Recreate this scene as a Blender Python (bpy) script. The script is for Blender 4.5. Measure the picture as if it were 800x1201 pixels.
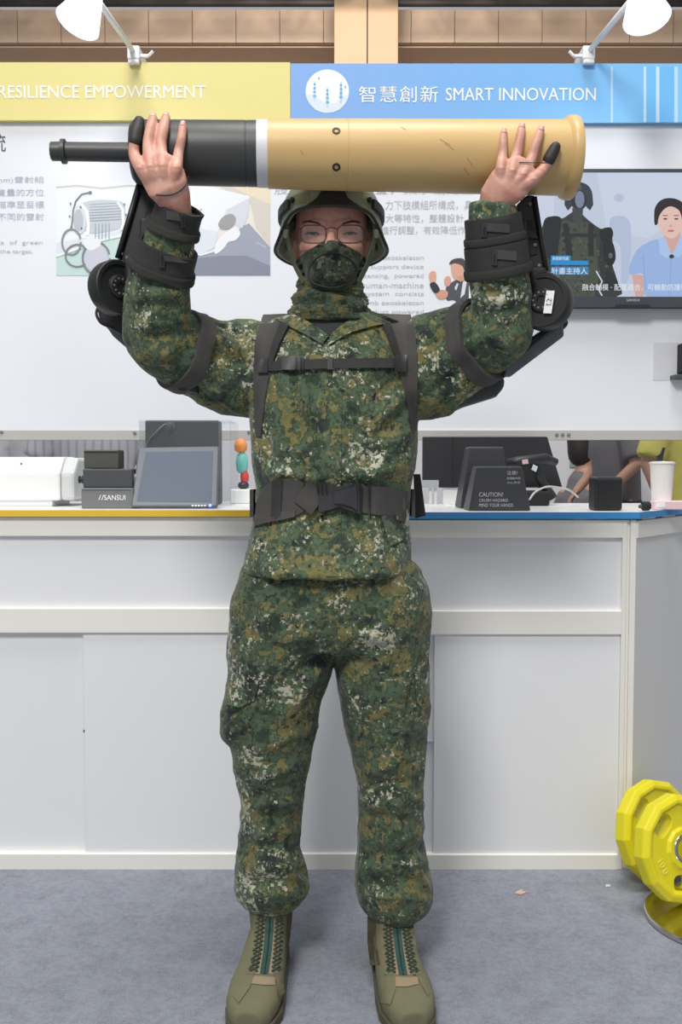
import bpy, bmesh, math, random
import numpy as np
from mathutils import Vector, Matrix, noise as mnoise
from mathutils.bvhtree import BVHTree

for _o in list(bpy.data.objects):
    bpy.data.objects.remove(_o)
S = bpy.context.scene
COL = S.collection
random.seed(7)
rng = np.random.default_rng(7)
PI = math.pi

# ------------------------------------------------------------------ camera
FPX = 1100.0                 # focal length in pixels of the 800 x 1201 frame
CAM_H = 1.128
PITCH = math.radians(3.0)
cam_data = bpy.data.cameras.new('camera')
cam_data.sensor_fit = 'VERTICAL'
cam_data.sensor_height = 24.0
cam_data.lens = 24.0 * FPX / 1201.0
cam_data.clip_start = 0.05
cam = bpy.data.objects.new('camera', cam_data)
COL.objects.link(cam)
cam.location = (0, 0, CAM_H)
cam.rotation_euler = (PI / 2 - PITCH, 0, 0)
S.camera = cam

# ------------------------------------------------------------------ world, lights, exposure
wd = bpy.data.worlds.new('hall_ambient')
S.world = wd
wd.use_nodes = True
wd.node_tree.nodes['Background'].inputs[0].default_value = (0.96, 0.97, 1.0, 1)
wd.node_tree.nodes['Background'].inputs[1].default_value = 0.37

def area(name, loc, target, size, power, color=(1, 1, 1)):
    l = bpy.data.lights.new(name, 'AREA')
    l.shape = 'DISK'
    l.size = size
    l.energy = power
    l.color = color
    o = bpy.data.objects.new(name, l)
    COL.objects.link(o)
    o.location = loc
    d = Vector(target) - Vector(loc)
    o.rotation_euler = d.to_track_quat('-Z', 'Y').to_euler()
    return o
area('front_fill', (-1.5, -2.8, 5.8), (0, 2.4, 0.6), 1.8, 300, (1.0, 0.98, 0.95))  # unseen fill added in front to brighten the counter faces and the person
area('hall_light_above', (0.3, 1.3, 7.5), (0.1, 2.0, 0.0), 2.4, 250, (1.0, 0.98, 0.96))
area('hall_light_far', (0.0, 8.5, 8.0), (0.0, 14.0, 7.6), 3.0, 620, (1.0, 0.93, 0.85))

vs = S.view_settings
vs.view_transform = 'Standard'
vs.look = 'None'
vs.exposure = 0.05
vs.gamma = 1.0
vs.use_curve_mapping = False

# ------------------------------------------------------------------ helpers
FWD = np.array([0, math.cos(PITCH), -math.sin(PITCH)])
UPV = np.array([0, math.sin(PITCH), math.cos(PITCH)])
RGT = np.array([1.0, 0, 0])
CAM = np.array([0, 0, CAM_H])

def ray(u, v):
    return (u - 400.0) / FPX * RGT - (v - 600.5) / FPX * UPV + FWD

def W(u, v, Y):
    """photo pixel -> world point on the vertical plane at distance Y"""
    d = ray(u, v)
    return CAM + d * (Y / d[1])

def WZ(u, v, z):
    """photo pixel -> world point on the horizontal plane at height z"""
    d = ray(u, v)
    return CAM + d * ((z - CAM_H) / d[2])

def lin(c):
    return tuple((x / 12.92 if x <= 0.04045 else ((x + 0.055) / 1.055) ** 2.4) for x in c)

def rgb(r, g, b):
    return lin((r / 255.0, g / 255.0, b / 255.0))

class Nodes:
    def __init__(self, name):
        self.m = bpy.data.materials.new(name)
        self.m.use_nodes = True
        self.t = self.m.node_tree
        self.b = self.t.nodes['Principled BSDF']
    def n(self, typ, **kw):
        nd = self.t.nodes.new(typ)
        for k, v in kw.items():
            if k.startswith('i_'):
                nd.inputs[k[2:].replace('_', ' ')].default_value = v
            else:
                setattr(nd, k, v)
        return nd
    def l(self, a, b):
        self.t.links.new(a, b)

MATS = {}
def mat(name, color, rough=0.5, metal=0.0, var=0.06, scale=30.0, bump=0.0, bscale=None, coat=0.0, emit=None, alpha=None, spec=None):
    """plain surface with a little procedural colour variation and optional relief"""
    if name in MATS:
        return MATS[name]
    N = Nodes(name)
    tc = N.n('ShaderNodeTexCoord')
    no = N.n('ShaderNodeTexNoise', i_Scale=scale, i_Detail=4.0)
    N.l(tc.outputs['Object'], no.inputs['Vector'])
    mx = N.n('ShaderNodeMix', data_type='RGBA')
    c = tuple(color)
    mx.inputs[6].default_value = tuple(max(0, x * (1 - var)) for x in c) + (1,)
    mx.inputs[7].default_value = tuple(min(1, x * (1 + var)) for x in c) + (1,)
    N.l(no.outputs['Fac'], mx.inputs[0])
    N.l(mx.outputs[2], N.b.inputs['Base Color'])
    N.b.inputs['Roughness'].default_value = rough
    N.b.inputs['Metallic'].default_value = metal
    if spec is not None:
        N.b.inputs['Specular IOR Level'].default_value = spec
    if coat:
        N.b.inputs['Coat Weight'].default_value = coat
    if bump:
        nb = N.n('ShaderNodeTexNoise', i_Scale=bscale or scale * 8, i_Detail=3.0)
        N.l(tc.outputs['Object'], nb.inputs['Vector'])
        bp = N.n('ShaderNodeBump', i_Strength=bump, i_Distance=0.002)
        N.l(nb.outputs['Fac'], bp.inputs['Height'])
        N.l(bp.outputs['Normal'], N.b.inputs['Normal'])
    if emit:
        N.b.inputs['Emission Color'].default_value = tuple(emit[0]) + (1,)
        N.b.inputs['Emission Strength'].default_value = emit[1]
    if alpha is not None:
        N.b.inputs['Alpha'].default_value = alpha
    MATS[name] = N.m
    return N.m

ORG = {}          # world origin of every object built here
def link(o, parent=None, loc=(0, 0, 0)):
    COL.objects.link(o)
    loc = np.array(loc, float)
    if parent is not None:
        o.parent = parent
        o.location = loc - ORG[parent.name]
    else:
        o.location = loc
    ORG[o.name] = loc
    return o

def tag(o, label=None, cat=None, group=None, kind=None):
    if label: o['label'] = label
    if cat: o['category'] = cat
    if group: o['group'] = group
    if kind: o['kind'] = kind
    return o

def thing(name, label, cat, loc=(0, 0, 0), group=None, kind=None):
    o = bpy.data.objects.new(name, None)
    o.empty_display_size = 0.1
    link(o, None, loc)
    return tag(o, label, cat, group, kind)

def mesh_obj(name, verts, faces, material, parent=None, smooth=False, origin=None, bevel=0.0, auto=None):
    """vertices are world coordinates; the object's origin is its parent's (or origin)"""
    verts = np.asarray(verts, float)
    if origin is None:
        origin = ORG[parent.name] if parent is not None else np.zeros(3)
    origin = np.array(origin, float)
    me = bpy.data.meshes.new(name)
    me.from_pydata([tuple(p) for p in (verts - origin)], [], [tuple(int(i) for i in f) for f in faces])
    fix_normals(me)
    o = bpy.data.objects.new(name, me)
    if isinstance(material, (list, tuple)):
        for m in material: me.materials.append(m)
    else:
        me.materials.append(material)
    link(o, parent, origin)
    if smooth:
        for p in me.polygons: p.use_smooth = True
    if bevel:
        b = o.modifiers.new('bevel', 'BEVEL')
        b.width = bevel; b.segments = 2; b.limit_method = 'ANGLE'; b.angle_limit = math.radians(40)
    if auto:
        me.set_sharp_from_angle(angle=math.radians(auto))
    return o

def fix_normals(me):
    bm = bmesh.new(); bm.from_mesh(me)
    bmesh.ops.recalc_face_normals(bm, faces=bm.faces)
    bm.to_mesh(me); bm.free()

class MB:
    """collects simple solids into one mesh"""
    def __init__(self):
        self.v = []; self.f = []
    def add(self, verts, faces):
        o = len(self.v)
        self.v.extend([tuple(p) for p in verts])
        self.f.extend([tuple(i + o for i in f) for f in faces])
        return self
    def box(self, x0, x1, y0, y1, z0, z1):
        return self.add([(x0, y0, z0), (x1, y0, z0), (x1, y1, z0), (x0, y1, z0), (x0, y0, z1), (x1, y0, z1), (x1, y1, z1), (x0, y1, z1)],
                        [(0, 3, 2, 1), (4, 5, 6, 7), (0, 1, 5, 4), (1, 2, 6, 5), (2, 3, 7, 6), (3, 0, 4, 7)])
    def obox(self, c, ax, ay, az):
        """box from centre and three half-axis vectors"""
        c, ax, ay, az = (np.array(q, float) for q in (c, ax, ay, az))
        vs_ = [c + sx * ax + sy * ay + sz * az for sz in (-1, 1) for sx, sy in ((-1, -1), (1, -1), (1, 1), (-1, 1))]
        return self.add(vs_, [(0, 3, 2, 1), (4, 5, 6, 7), (0, 1, 5, 4), (1, 2, 6, 5), (2, 3, 7, 6), (3, 0, 4, 7)])
    def prism(self, pts, ext):
        """polygon (world points) extruded by vector"""
        pts = [np.array(p, float) for p in pts]; n = len(pts); ext = np.array(ext, float)
        fs = [tuple(range(n))[::-1], tuple(range(n, 2 * n))] + [(i, (i + 1) % n, n + (i + 1) % n, n + i) for i in range(n)]
        return self.add(pts + [p + ext for p in pts], fs)
    def rings(self, rs, closed_ends=True, loop=False):
        n = len(rs[0]); fs = []; m = len(rs)
        for k in range(m if loop else m - 1):
            a = k * n; b = ((k + 1) % m) * n
            fs += [(a + i, a + (i + 1) % n, b + (i + 1) % n, b + i) for i in range(n)]
        vs_ = [p for r in rs for p in r]
        if closed_ends and not loop:
            fs.append(tuple(range(n))[::-1]); fs.append(tuple(range((m - 1) * n, m * n)))
        return self.add(vs_, fs)
    def tube(self, pts, r, n=8, closed=False, ends=True):
        pts = [np.array(p, float) for p in pts]
        m = len(pts)
        rr = r if hasattr(r, '__len__') else [r] * m
        rs = []; ux = None
        for i, p in enumerate(pts):
            if closed:
                t = pts[(i + 1) % m] - pts[i - 1]
            else:
                t = pts[min(i + 1, m - 1)] - pts[max(i - 1, 0)]
            t = t / (np.linalg.norm(t) + 1e-12)
            if ux is None:
                h = np.array([0, 0, 1.0]) if abs(t[2]) < 0.8 else np.array([1.0, 0, 0])
                ux = np.cross(h, t)
            ux = ux - t * np.dot(ux, t); ux /= np.linalg.norm(ux)
            uy = np.cross(t, ux)
            rs.append([p + rr[i] * (math.cos(2 * PI * k / n) * ux + math.sin(2 * PI * k / n) * uy) for k in range(n)])
        return self.rings(rs, ends, closed)
    def lathe(self, c, axis, prof, n=32, ends=True, ref=None):
        """prof: (distance along axis, radius)"""
        c = np.array(c, float); t = np.array(axis, float); t /= np.linalg.norm(t)
        h = np.array(ref, float) if ref is not None else (np.array([0, 0, 1.0]) if abs(t[2]) < 0.8 else np.array([1.0, 0, 0]))
        ux = np.cross(h, t); ux /= np.linalg.norm(ux); uy = np.cross(t, ux)
        rs = [[c + s * t + max(r, 1e-5) * (math.cos(2 * PI * k / n) * ux + math.sin(2 * PI * k / n) * uy) for k in range(n)] for s, r in prof]
        return self.rings(rs, ends)
    def build(self, name, material, parent=None, **kw):
        return mesh_obj(name, self.v, self.f, material, parent, **kw)

def ring(c, ux, uy, a, b, p=2.0, n=28):
    out = []
    for k in range(n):
        t = 2 * PI * k / n
        ct, st = math.cos(t), math.sin(t)
        out.append(np.array(c) + a * math.copysign(abs(ct) ** (2 / p), ct) * np.array(ux) + b * math.copysign(abs(st) ** (2 / p), st) * np.array(uy))
    return out

def limb_rings(path, n=24, ref=(0, 1, 0)):
    """path: list of (point, radius across, radius along ref direction)"""
    P = [np.array(p[0], float) for p in path]
    ref = np.array(ref, float)
    rs = []
    for i, (p, a, b) in enumerate(path):
        t = P[min(i + 1, len(P) - 1)] - P[max(i - 1, 0)]
        t /= np.linalg.norm(t)
        uy = ref - t * np.dot(ref, t); uy /= np.linalg.norm(uy)
        ux = np.cross(uy, t)
        rs.append(ring(p, ux, uy, a, b, 2.0, n))
    return rs

def smooth_path(path, sub=4):
    """Catmull-Rom over tuples whose first item is a point and the rest are numbers"""
    A = [np.concatenate([np.array(p[0], float), np.array(p[1:], float)]) for p in path]
    out = []
    for i in range(len(A) - 1):
        p0, p1, p2, p3 = A[max(i - 1, 0)], A[i], A[i + 1], A[min(i + 2, len(A) - 1)]
        for k in range(sub):
            t = k / sub
            q = 0.5 * ((2 * p1) + (-p0 + p2) * t + (2 * p0 - 5 * p1 + 4 * p2 - p3) * t * t + (-p0 + 3 * p1 - 3 * p2 + p3) * t ** 3)
            out.append(q)
    out.append(A[-1])
    return [(q[:3],) + tuple(q[3:]) for q in out]

def capsule(mb, path, n=14, ref=(0, 1, 0), round_ends=True):
    """tapered limb with rounded ends"""
    path = [(np.array(p[0], float), p[1], p[2]) for p in path]
    rs = limb_rings(path, n, ref)
    if round_ends:
        def cap(i, j):
            d = path[i][0] - path[j][0]; d /= np.linalg.norm(d)
            c, a = path[i][0], max(path[i][1], path[i][2])
            src = np.array(rs[i]); o = []
            for s in (0.5, 0.85, 0.99):
                k = math.sqrt(1 - s * s)
                o.append([c + d * a * s + (q - c) * k for q in src])
            return o
        e1 = cap(len(path) - 1, len(path) - 2); e0 = cap(0, 1)
        rs = e0[::-1] + rs + e1
    mb.rings(rs)

def voxel(mb, size, smooth=3, factor=0.5):
    """fuse overlapping closed solids into one continuous surface -> (verts, faces, normals)"""
    me = bpy.data.meshes.new('tmp')
    me.from_pydata(mb.v, [], mb.f)
    fix_normals(me)
    o = bpy.data.objects.new('tmp', me)
    COL.objects.link(o)
    r = o.modifiers.new('r', 'REMESH'); r.mode = 'VOXEL'; r.voxel_size = size; r.adaptivity = 0
    if smooth:
        s = o.modifiers.new('s', 'SMOOTH'); s.iterations = smooth; s.factor = factor
    bpy.context.view_layer.update()
    ev = o.evaluated_get(bpy.context.evaluated_depsgraph_get())
    m2 = bpy.data.meshes.new_from_object(ev)
    n = len(m2.vertices)
    V = np.empty(n * 3); m2.vertices.foreach_get('co', V); V = V.reshape(-1, 3)
    Nn = np.empty(n * 3); m2.vertex_normals.foreach_get('vector', Nn); Nn = Nn.reshape(-1, 3)
    F = [tuple(p.vertices) for p in m2.polygons]
    bpy.data.objects.remove(o); bpy.data.meshes.remove(me); bpy.data.meshes.remove(m2)
    return V, F, Nn

def folds(V, N, segs):
    """raise (or sink) soft ridges along 3-D polylines: (points, width, height) or (p0, p1, width, height)"""
    d = np.zeros(len(V))
    for sg_ in segs:
        pts = np.array(sg_[0]) if len(sg_) == 3 else np.array([sg_[0], sg_[1]]); w, h = sg_[-2], sg_[-1]
        near = np.where(((V > pts.min(0) - 3 * w) & (V < pts.max(0) + 3 * w)).all(1))[0]
        if not len(near): continue
        Q = V[near]; best = np.full(len(near), 1e9); tt = np.zeros(len(near)); m = len(pts) - 1
        for k in range(m):
            e = pts[k + 1] - pts[k]; ee = e @ e + 1e-12
            t = np.clip(((Q - pts[k]) @ e) / ee, 0, 1)
            dist = np.linalg.norm(Q - (pts[k] + t[:, None] * e), axis=1)
            up = dist < best; best[up] = dist[up]; tt[up] = (k + t[up]) / m
        d[near] += h * np.exp(-(best / w) ** 2) * (0.25 + 0.75 * np.sin(PI * np.clip(tt, 0.02, 0.98)))
    return V + N * d[:, None]

def ridged(V, scale, stretch=(1, 1, 1), seed=0.0):
    out = np.empty(len(V)); st = np.array(stretch) * scale
    for i, p in enumerate(V * st):
        out[i] = 1 - 2 * abs(mnoise.noise(Vector((p[0] + seed, p[1] + seed * 0.7, p[2] - seed))))
    return out

def bvh_of(V, F):
    return BVHTree.FromPolygons([tuple(p) for p in V], F)

def hug(bvhs, grid, off, fallback=None):
    """cast camera rays through a (rows x cols) grid of photo pixels onto surfaces; returns points lifted by off"""
    R, C = len(grid), len(grid[0])
    D = np.full((R, C), np.nan)
    for i in range(R):
        for j in range(C):
            d = ray(*grid[i][j]); dn = Vector(d).normalized()
            best = None
            for b in bvhs:
                h = b.ray_cast(Vector(CAM), dn)
                if h[0] is not None and (best is None or h[3] < best): best = h[3]
            if best is not None: D[i, j] = best
    if np.isnan(D).any():
        good = np.argwhere(~np.isnan(D))
        for i, j in np.argwhere(np.isnan(D)):
            if len(good):
                k = np.argmin(((good - (i, j)) ** 2).sum(1)); D[i, j] = D[tuple(good[k])]
            else: D[i, j] = fallback
    for _ in range(2):
        E_ = D.copy()
        E_[1:-1] = 0.5 * D[1:-1] + 0.25 * (D[:-2] + D[2:]) if R > 2 else D[1:-1]
        D = np.minimum(D, E_)
    P = np.empty((R, C, 3))
    for i in range(R):
        for j in range(C):
            d = ray(*grid[i][j]); d = d / np.linalg.norm(d)
            P[i, j] = CAM + d * (D[i, j] - off)
    return P

def slab(P, thick, direction=(0, 1, 0)):
    """grid of points -> closed sheet of given thickness"""
    R, C, _ = P.shape
    d = np.array(direction, float) * thick
    V = list(P.reshape(-1, 3)) + list((P + d).reshape(-1, 3)); o = R * C; F = []
    idx = lambda i, j: i * C + j
    for i in range(R - 1):
        for j in range(C - 1):
            q = (idx(i, j), idx(i, j + 1), idx(i + 1, j + 1), idx(i + 1, j)); F.append(q); F.append(tuple(o + k for k in q[::-1]))
    for j in range(C - 1):
        F.append((idx(0, j), o + idx(0, j), o + idx(0, j + 1), idx(0, j + 1)))
        F.append((idx(R - 1, j), idx(R - 1, j + 1), o + idx(R - 1, j + 1), o + idx(R - 1, j)))
    for i in range(R - 1):
        F.append((idx(i, 0), idx(i + 1, 0), o + idx(i + 1, 0), o + idx(i, 0)))
        F.append((idx(i, C - 1), o + idx(i, C - 1), o + idx(i + 1, C - 1), idx(i + 1, C - 1)))
    return V, F

def band_grid(rows, cols=8):
    """rows: (v_left, u_left, v_right, u_right) -> pixel grid"""
    return [[(u0 + (u1 - u0) * k / (cols - 1), v0 + (v1 - v0) * k / (cols - 1)) for k in range(cols)] for v0, u0, v1, u1 in rows]

def interp_rows(keys, n):
    """keys: list of equal-length tuples, resampled to n rows"""
    K = np.array(keys, float); x = np.linspace(0, len(K) - 1, n)
    return [tuple(np.interp(t, range(len(K)), K[:, c]) for c in range(K.shape[1])) for t in x]

def text_mesh(body, spacing=1.0):
    cu = bpy.data.curves.new('t', 'FONT'); cu.body = body; cu.extrude = 0.004; cu.space_character = spacing
    cu.resolution_u = 3
    o = bpy.data.objects.new('t', cu); COL.objects.link(o)
    bpy.context.view_layer.update()
    m = bpy.data.meshes.new_from_object(o.evaluated_get(bpy.context.evaluated_depsgraph_get()))
    V = np.array([v.co[:] for v in m.vertices]); F = [tuple(p.vertices) for p in m.polygons]
    bpy.data.objects.remove(o); bpy.data.curves.remove(cu); bpy.data.meshes.remove(m)
    return V, F

def lettering(name, body, u0, u1, v0, v1, Y, material, parent, spacing=1.0, split=False):
    """flat printed text on a plane facing the viewer, its box given in photo pixels"""
    V, F = text_mesh(body, spacing)
    lo, hi = V.min(0), V.max(0)
    p0, p1 = W(u0, v1, Y), W(u1, v0, Y)
    sx = (p1[0] - p0[0]) / (hi[0] - lo[0]); sz = (p1[2] - p0[2]) / (hi[1] - lo[1])
    out = np.empty_like(V)
    out[:, 0] = p0[0] + (V[:, 0] - lo[0]) * sx
    out[:, 2] = p0[2] + (V[:, 1] - lo[1]) * sz
    out[:, 1] = Y + V[:, 2] * 0.05
    if split: return split_letters('letter', out, F, material, parent)
    return mesh_obj(name, out, F, material, parent)

def split_letters(name, V, F, material, parent):
    """one object for each character: islands whose x ranges overlap belong together"""
    par = list(range(len(V)))
    def find(a):
        while par[a] != a:
            par[a] = par[par[a]]; a = par[a]
        return a
    for f in F:
        for b in f[1:]: par[find(b)] = find(f[0])
    isl = {}
    for f in F: isl.setdefault(find(f[0]), []).append(f)
    items = sorted(((min(V[i][0] for f in fs for i in f), max(V[i][0] for f in fs for i in f), fs) for fs in isl.values()), key=lambda q: q[0])
    chars = []
    for lo, hi, fs in items:
        if chars and lo < chars[-1][1] - 0.0012: chars[-1] = (chars[-1][0], max(hi, chars[-1][1]), chars[-1][2] + fs)
        else: chars.append((lo, hi, list(fs)))
    for lo, hi, fs in chars:
        ids = sorted({i for f in fs for i in f}); mp = {k_: j for j, k_ in enumerate(ids)}
        mesh_obj(name, [V[i] for i in ids], [tuple(mp[i] for i in f) for f in fs], material, parent)

def print_mat(name, emission=0.0, rough=0.5):
    N = Nodes(name)
    at = N.n('ShaderNodeAttribute', attribute_name='ink')
    N.l(at.outputs['Color'], N.b.inputs['Base Color'])
    N.b.inputs['Roughness'].default_value = rough
    if emission:
        N.l(at.outputs['Color'], N.b.inputs['Emission Color'])
        N.b.inputs['Emission Strength'].default_value = emission
        N.b.inputs['Base Color'].default_value = (0.01, 0.01, 0.01, 1)
        for lk in list(N.b.inputs['Base Color'].links): N.t.links.remove(lk)
    return N.m

def smooth_poly(pts, sub=4):
    n = len(pts); out = []
    P = [np.array(p, float) for p in pts]
    for i in range(n):
        p0, p1, p2, p3 = P[i - 1], P[i], P[(i + 1) % n], P[(i + 2) % n]
        for k in range(sub):
            t = k / sub
            out.append(tuple(0.5 * ((2 * p1) + (-p0 + p2) * t + (2 * p0 - 5 * p1 + 4 * p2 - p3) * t * t + (-p0 + 3 * p1 - 3 * p2 + p3) * t ** 3)))
    return out

def decal(name, polys, Y, material, parent, step=0.00012):
    """flat print: (colour, [pixels], smooth?) painted one over the other on the plane Y"""
    V = []; F = []; C = []
    for i, it in enumerate(polys):
        col, pts = it[0], it[1]
        if len(it) > 2 and it[2]: pts = smooth_poly(pts)
        b = len(V)
        for u, v in pts:
            p = W(u, v, Y); V.append((p[0], Y - step * i, p[2]))
        F.append(tuple(range(b, len(V)))); C.append(col)
    org = ORG[parent.name]
    me = bpy.data.meshes.new(name)
    me.from_pydata([tuple(np.array(p) - org) for p in V], [], F)
    me.materials.append(material)
    at = me.attributes.new('ink', 'FLOAT_COLOR', 'CORNER')
    k = 0
    for p, c in zip(me.polygons, C):
        for _ in p.vertices:
            at.data[k].color = tuple(c) + (1,); k += 1
    o = bpy.data.objects.new(name, me)
    return link(o, parent, org)

def ell(cu, cv, a, b, n=20, rot=0):
    return [(cu + a * math.cos(2 * PI * k / n) * math.cos(rot) - b * math.sin(2 * PI * k / n) * math.sin(rot),
             cv + a * math.cos(2 * PI * k / n) * math.sin(rot) + b * math.sin(2 * PI * k / n) * math.cos(rot)) for k in range(n)]

def stroke(pts, w):
    """polyline of pixels -> outline polygon of width w"""
    P = [np.array(p, float) for p in pts]; L = []; R = []
    for i, p in enumerate(P):
        t = P[min(i + 1, len(P) - 1)] - P[max(i - 1, 0)]; t /= np.linalg.norm(t) + 1e-9
        nrm = np.array([-t[1], t[0]]) * w / 2
        L.append(tuple(p + nrm)); R.append(tuple(p - nrm))
    return L + R[::-1]

def rect(u0, u1, v0, v1):
    return [(u0, v0), (u1, v0), (u1, v1), (u0, v1)]
# ------------------------------------------------------------------ materials for the setting
YC, YW = 2.55, 3.15          # counter front plane, booth wall plane
ZT = 1.0                     # worktop height

def carpet_mat():
    N = Nodes('grey_carpet')
    tc = N.n('ShaderNodeTexCoord')
    n1 = N.n('ShaderNodeTexNoise', i_Scale=260.0, i_Detail=4.0, i_Roughness=0.7)
    n2 = N.n('ShaderNodeTexNoise', i_Scale=14.0, i_Detail=5.0, i_Roughness=0.75)
    n3 = N.n('ShaderNodeTexNoise', i_Scale=70.0, i_Detail=3.0)
    for n in (n1, n2, n3): N.l(tc.outputs['Object'], n.inputs['Vector'])
    a = N.n('ShaderNodeMath', operation='MULTIPLY_ADD'); a.inputs[1].default_value = 0.9
    h2 = N.n('ShaderNodeMath', operation='MULTIPLY'); h2.inputs[1].default_value = 0.55; N.l(n2.outputs['Fac'], h2.inputs[0]); N.l(n1.outputs['Fac'], a.inputs[0]); N.l(h2.outputs[0], a.inputs[2])
    b = N.n('ShaderNodeMath', operation='MULTIPLY_ADD'); b.inputs[1].default_value = 0.35
    N.l(n3.outputs['Fac'], b.inputs[0]); N.l(a.outputs[0], b.inputs[2])
    r = N.n('ShaderNodeValToRGB')
    r.color_ramp.elements[0].position = 0.62; r.color_ramp.elements[0].color = rgb(112, 116, 126) + (1,)
    r.color_ramp.elements[1].position = 1.25 if False else 1.0; r.color_ramp.elements[1].color = rgb(152, 156, 166) + (1,)
    N.l(b.outputs[0], r.inputs[0]); N.l(r.outputs[0], N.b.inputs['Base Color'])
    N.b.inputs['Roughness'].default_value = 0.95
    N.b.inputs['Specular IOR Level'].default_value = 0.1
    bp = N.n('ShaderNodeBump', i_Strength=0.6, i_Distance=0.004)
    N.l(n1.outputs['Fac'], bp.inputs['Height']); N.l(bp.outputs['Normal'], N.b.inputs['Normal'])
    return N.m
M_carpet = carpet_mat()
M_frame = mat('cream_laminate_rail', rgb(240, 238, 231), 0.45, var=0.02, scale=4)
M_panel = mat('white_laminate_panel', rgb(236, 237, 239), 0.4, var=0.02, scale=3)
M_side = mat('white_laminate_side', rgb(226, 226, 225), 0.4, var=0.02, scale=3)
M_alu = mat('silver_aluminium', rgb(205, 205, 200), 0.35, 0.4, var=0.03)
M_rail = mat('beige_aluminium_rail', rgb(188, 186, 180), 0.4, 0.2, var=0.03)
M_black = mat('black_plastic', rgb(38, 39, 42), 0.45, var=0.15, scale=60)
M_blackm = mat('black_matte', rgb(30, 31, 33), 0.7, var=0.15, scale=60)
M_dgrey = mat('dark_grey_plastic', rgb(72, 75, 78), 0.5, var=0.06)
M_mgrey = mat('mid_grey_plastic', rgb(116, 118, 118), 0.5, var=0.05)
M_white = mat('white_plastic', rgb(238, 239, 238), 0.35, var=0.02)
M_whiteink = mat('white_ink', rgb(246, 247, 248), 0.6, var=0.01)
M_greyink = mat('grey_ink', rgb(184, 188, 198), 0.6, var=0.02)
M_darkink = mat('dark_ink', rgb(84, 84, 90), 0.6, var=0.02)
M_board = mat('white_poster_board', rgb(225, 228, 234), 0.55, var=0.01, scale=2)
M_chrome = mat('polished_steel', rgb(200, 196, 190), 0.18, 1.0, var=0.04)
M_yellowtrim = mat('yellow_edge_trim', rgb(238, 196, 52), 0.4, var=0.03)
M_bluetrim = mat('blue_edge_trim', rgb(56, 142, 206), 0.4, var=0.03)
M_print = print_mat('printed_picture')
M_screen = print_mat('lit_screen', 0.92, 0.12)

# ------------------------------------------------------------------ floor and hall
fl = MB(); fl.box(-9, 9, -4, 20, -0.06, 0)
tag(fl.build('floor', M_carpet), 'grey blue carpet floor of the exhibition hall', None, None, 'structure')

M_stone = mat('beige_stone_cladding', rgb(206, 180, 156), 0.6, var=0.10, scale=3, bump=0.1)
M_stone2 = mat('pale_beige_cladding', rgb(178, 150, 120), 0.6, var=0.10, scale=3, bump=0.1)
M_joint = mat('dark_joint', rgb(138, 116, 98), 0.9)
M_truss = mat('dark_ceiling_steel', rgb(74, 68, 66), 0.6, 0.3, var=0.2, scale=8)
YF = 15.0
k = 1100.0 / YF
zf0, zf1 = W(0, 51, YF)[2], W(0, 11, YF)[2]
hw = tag(MB().box(-12, 12, YF + 0.06, YF + 0.5, zf0, zf1).build('wall_far', M_joint), 'beige stone fascia across the far end of the hall', None, None, 'structure')
pm = MB(); pw = 50.0 / k
pm.box(-pw / 2 + 0.005, pw / 2 - 0.005, -0.07, 0, 0.01, zf1 - zf0 - 0.01)
proto_me = None
for i in range(-9, 10):
    uc = 405 + i * 50
    x = (uc - 400) / k
    if proto_me is None:
        o = pm.build('stone_panel', M_stone, hw, origin=(0, 0, 0)); proto_me = o.data
        COL.objects.unlink(o); bpy.data.objects.remove(o)
    o = bpy.data.objects.new('stone_panel', proto_me)
    link(o, hw, (x, YF + 0.06, zf0))
zs0 = 0.0
YR = YF + 1.6
sw = tag(MB().box(-14, 14, YR + 0.06, YR + 0.4, 0, W(0, 30, YR)[2]).build('wall_recess', M_joint), 'shaded recessed wall under the far fascia', None, None, 'structure')
zt = W(0, 40, YR)[2]
pm = MB(); pm.box(-pw / 2 + 0.006, pw / 2 - 0.006, -0.05, 0, 0, 1.1)
o = pm.build('stone_panel', M_stone, sw, origin=(0, 0, 0)); pme = o.data; bpy.data.objects.remove(o)
for i in range(-11, 12):
    for r_ in range(2):
        o = bpy.data.objects.new('stone_panel', pme)
        link(o, sw, ((i + 0.3) * pw, YR + 0.06, zt - 1.12 * (r_ + 1)))
# soffit closing the fascia from below
tag(MB().box(-12, 12, YF + 0.1, YR + 0.1, zf0 - 0.02, zf0 + 0.04).build('trim_1', M_stone), 'beige soffit below the far fascia', None, None, 'structure')
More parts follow.
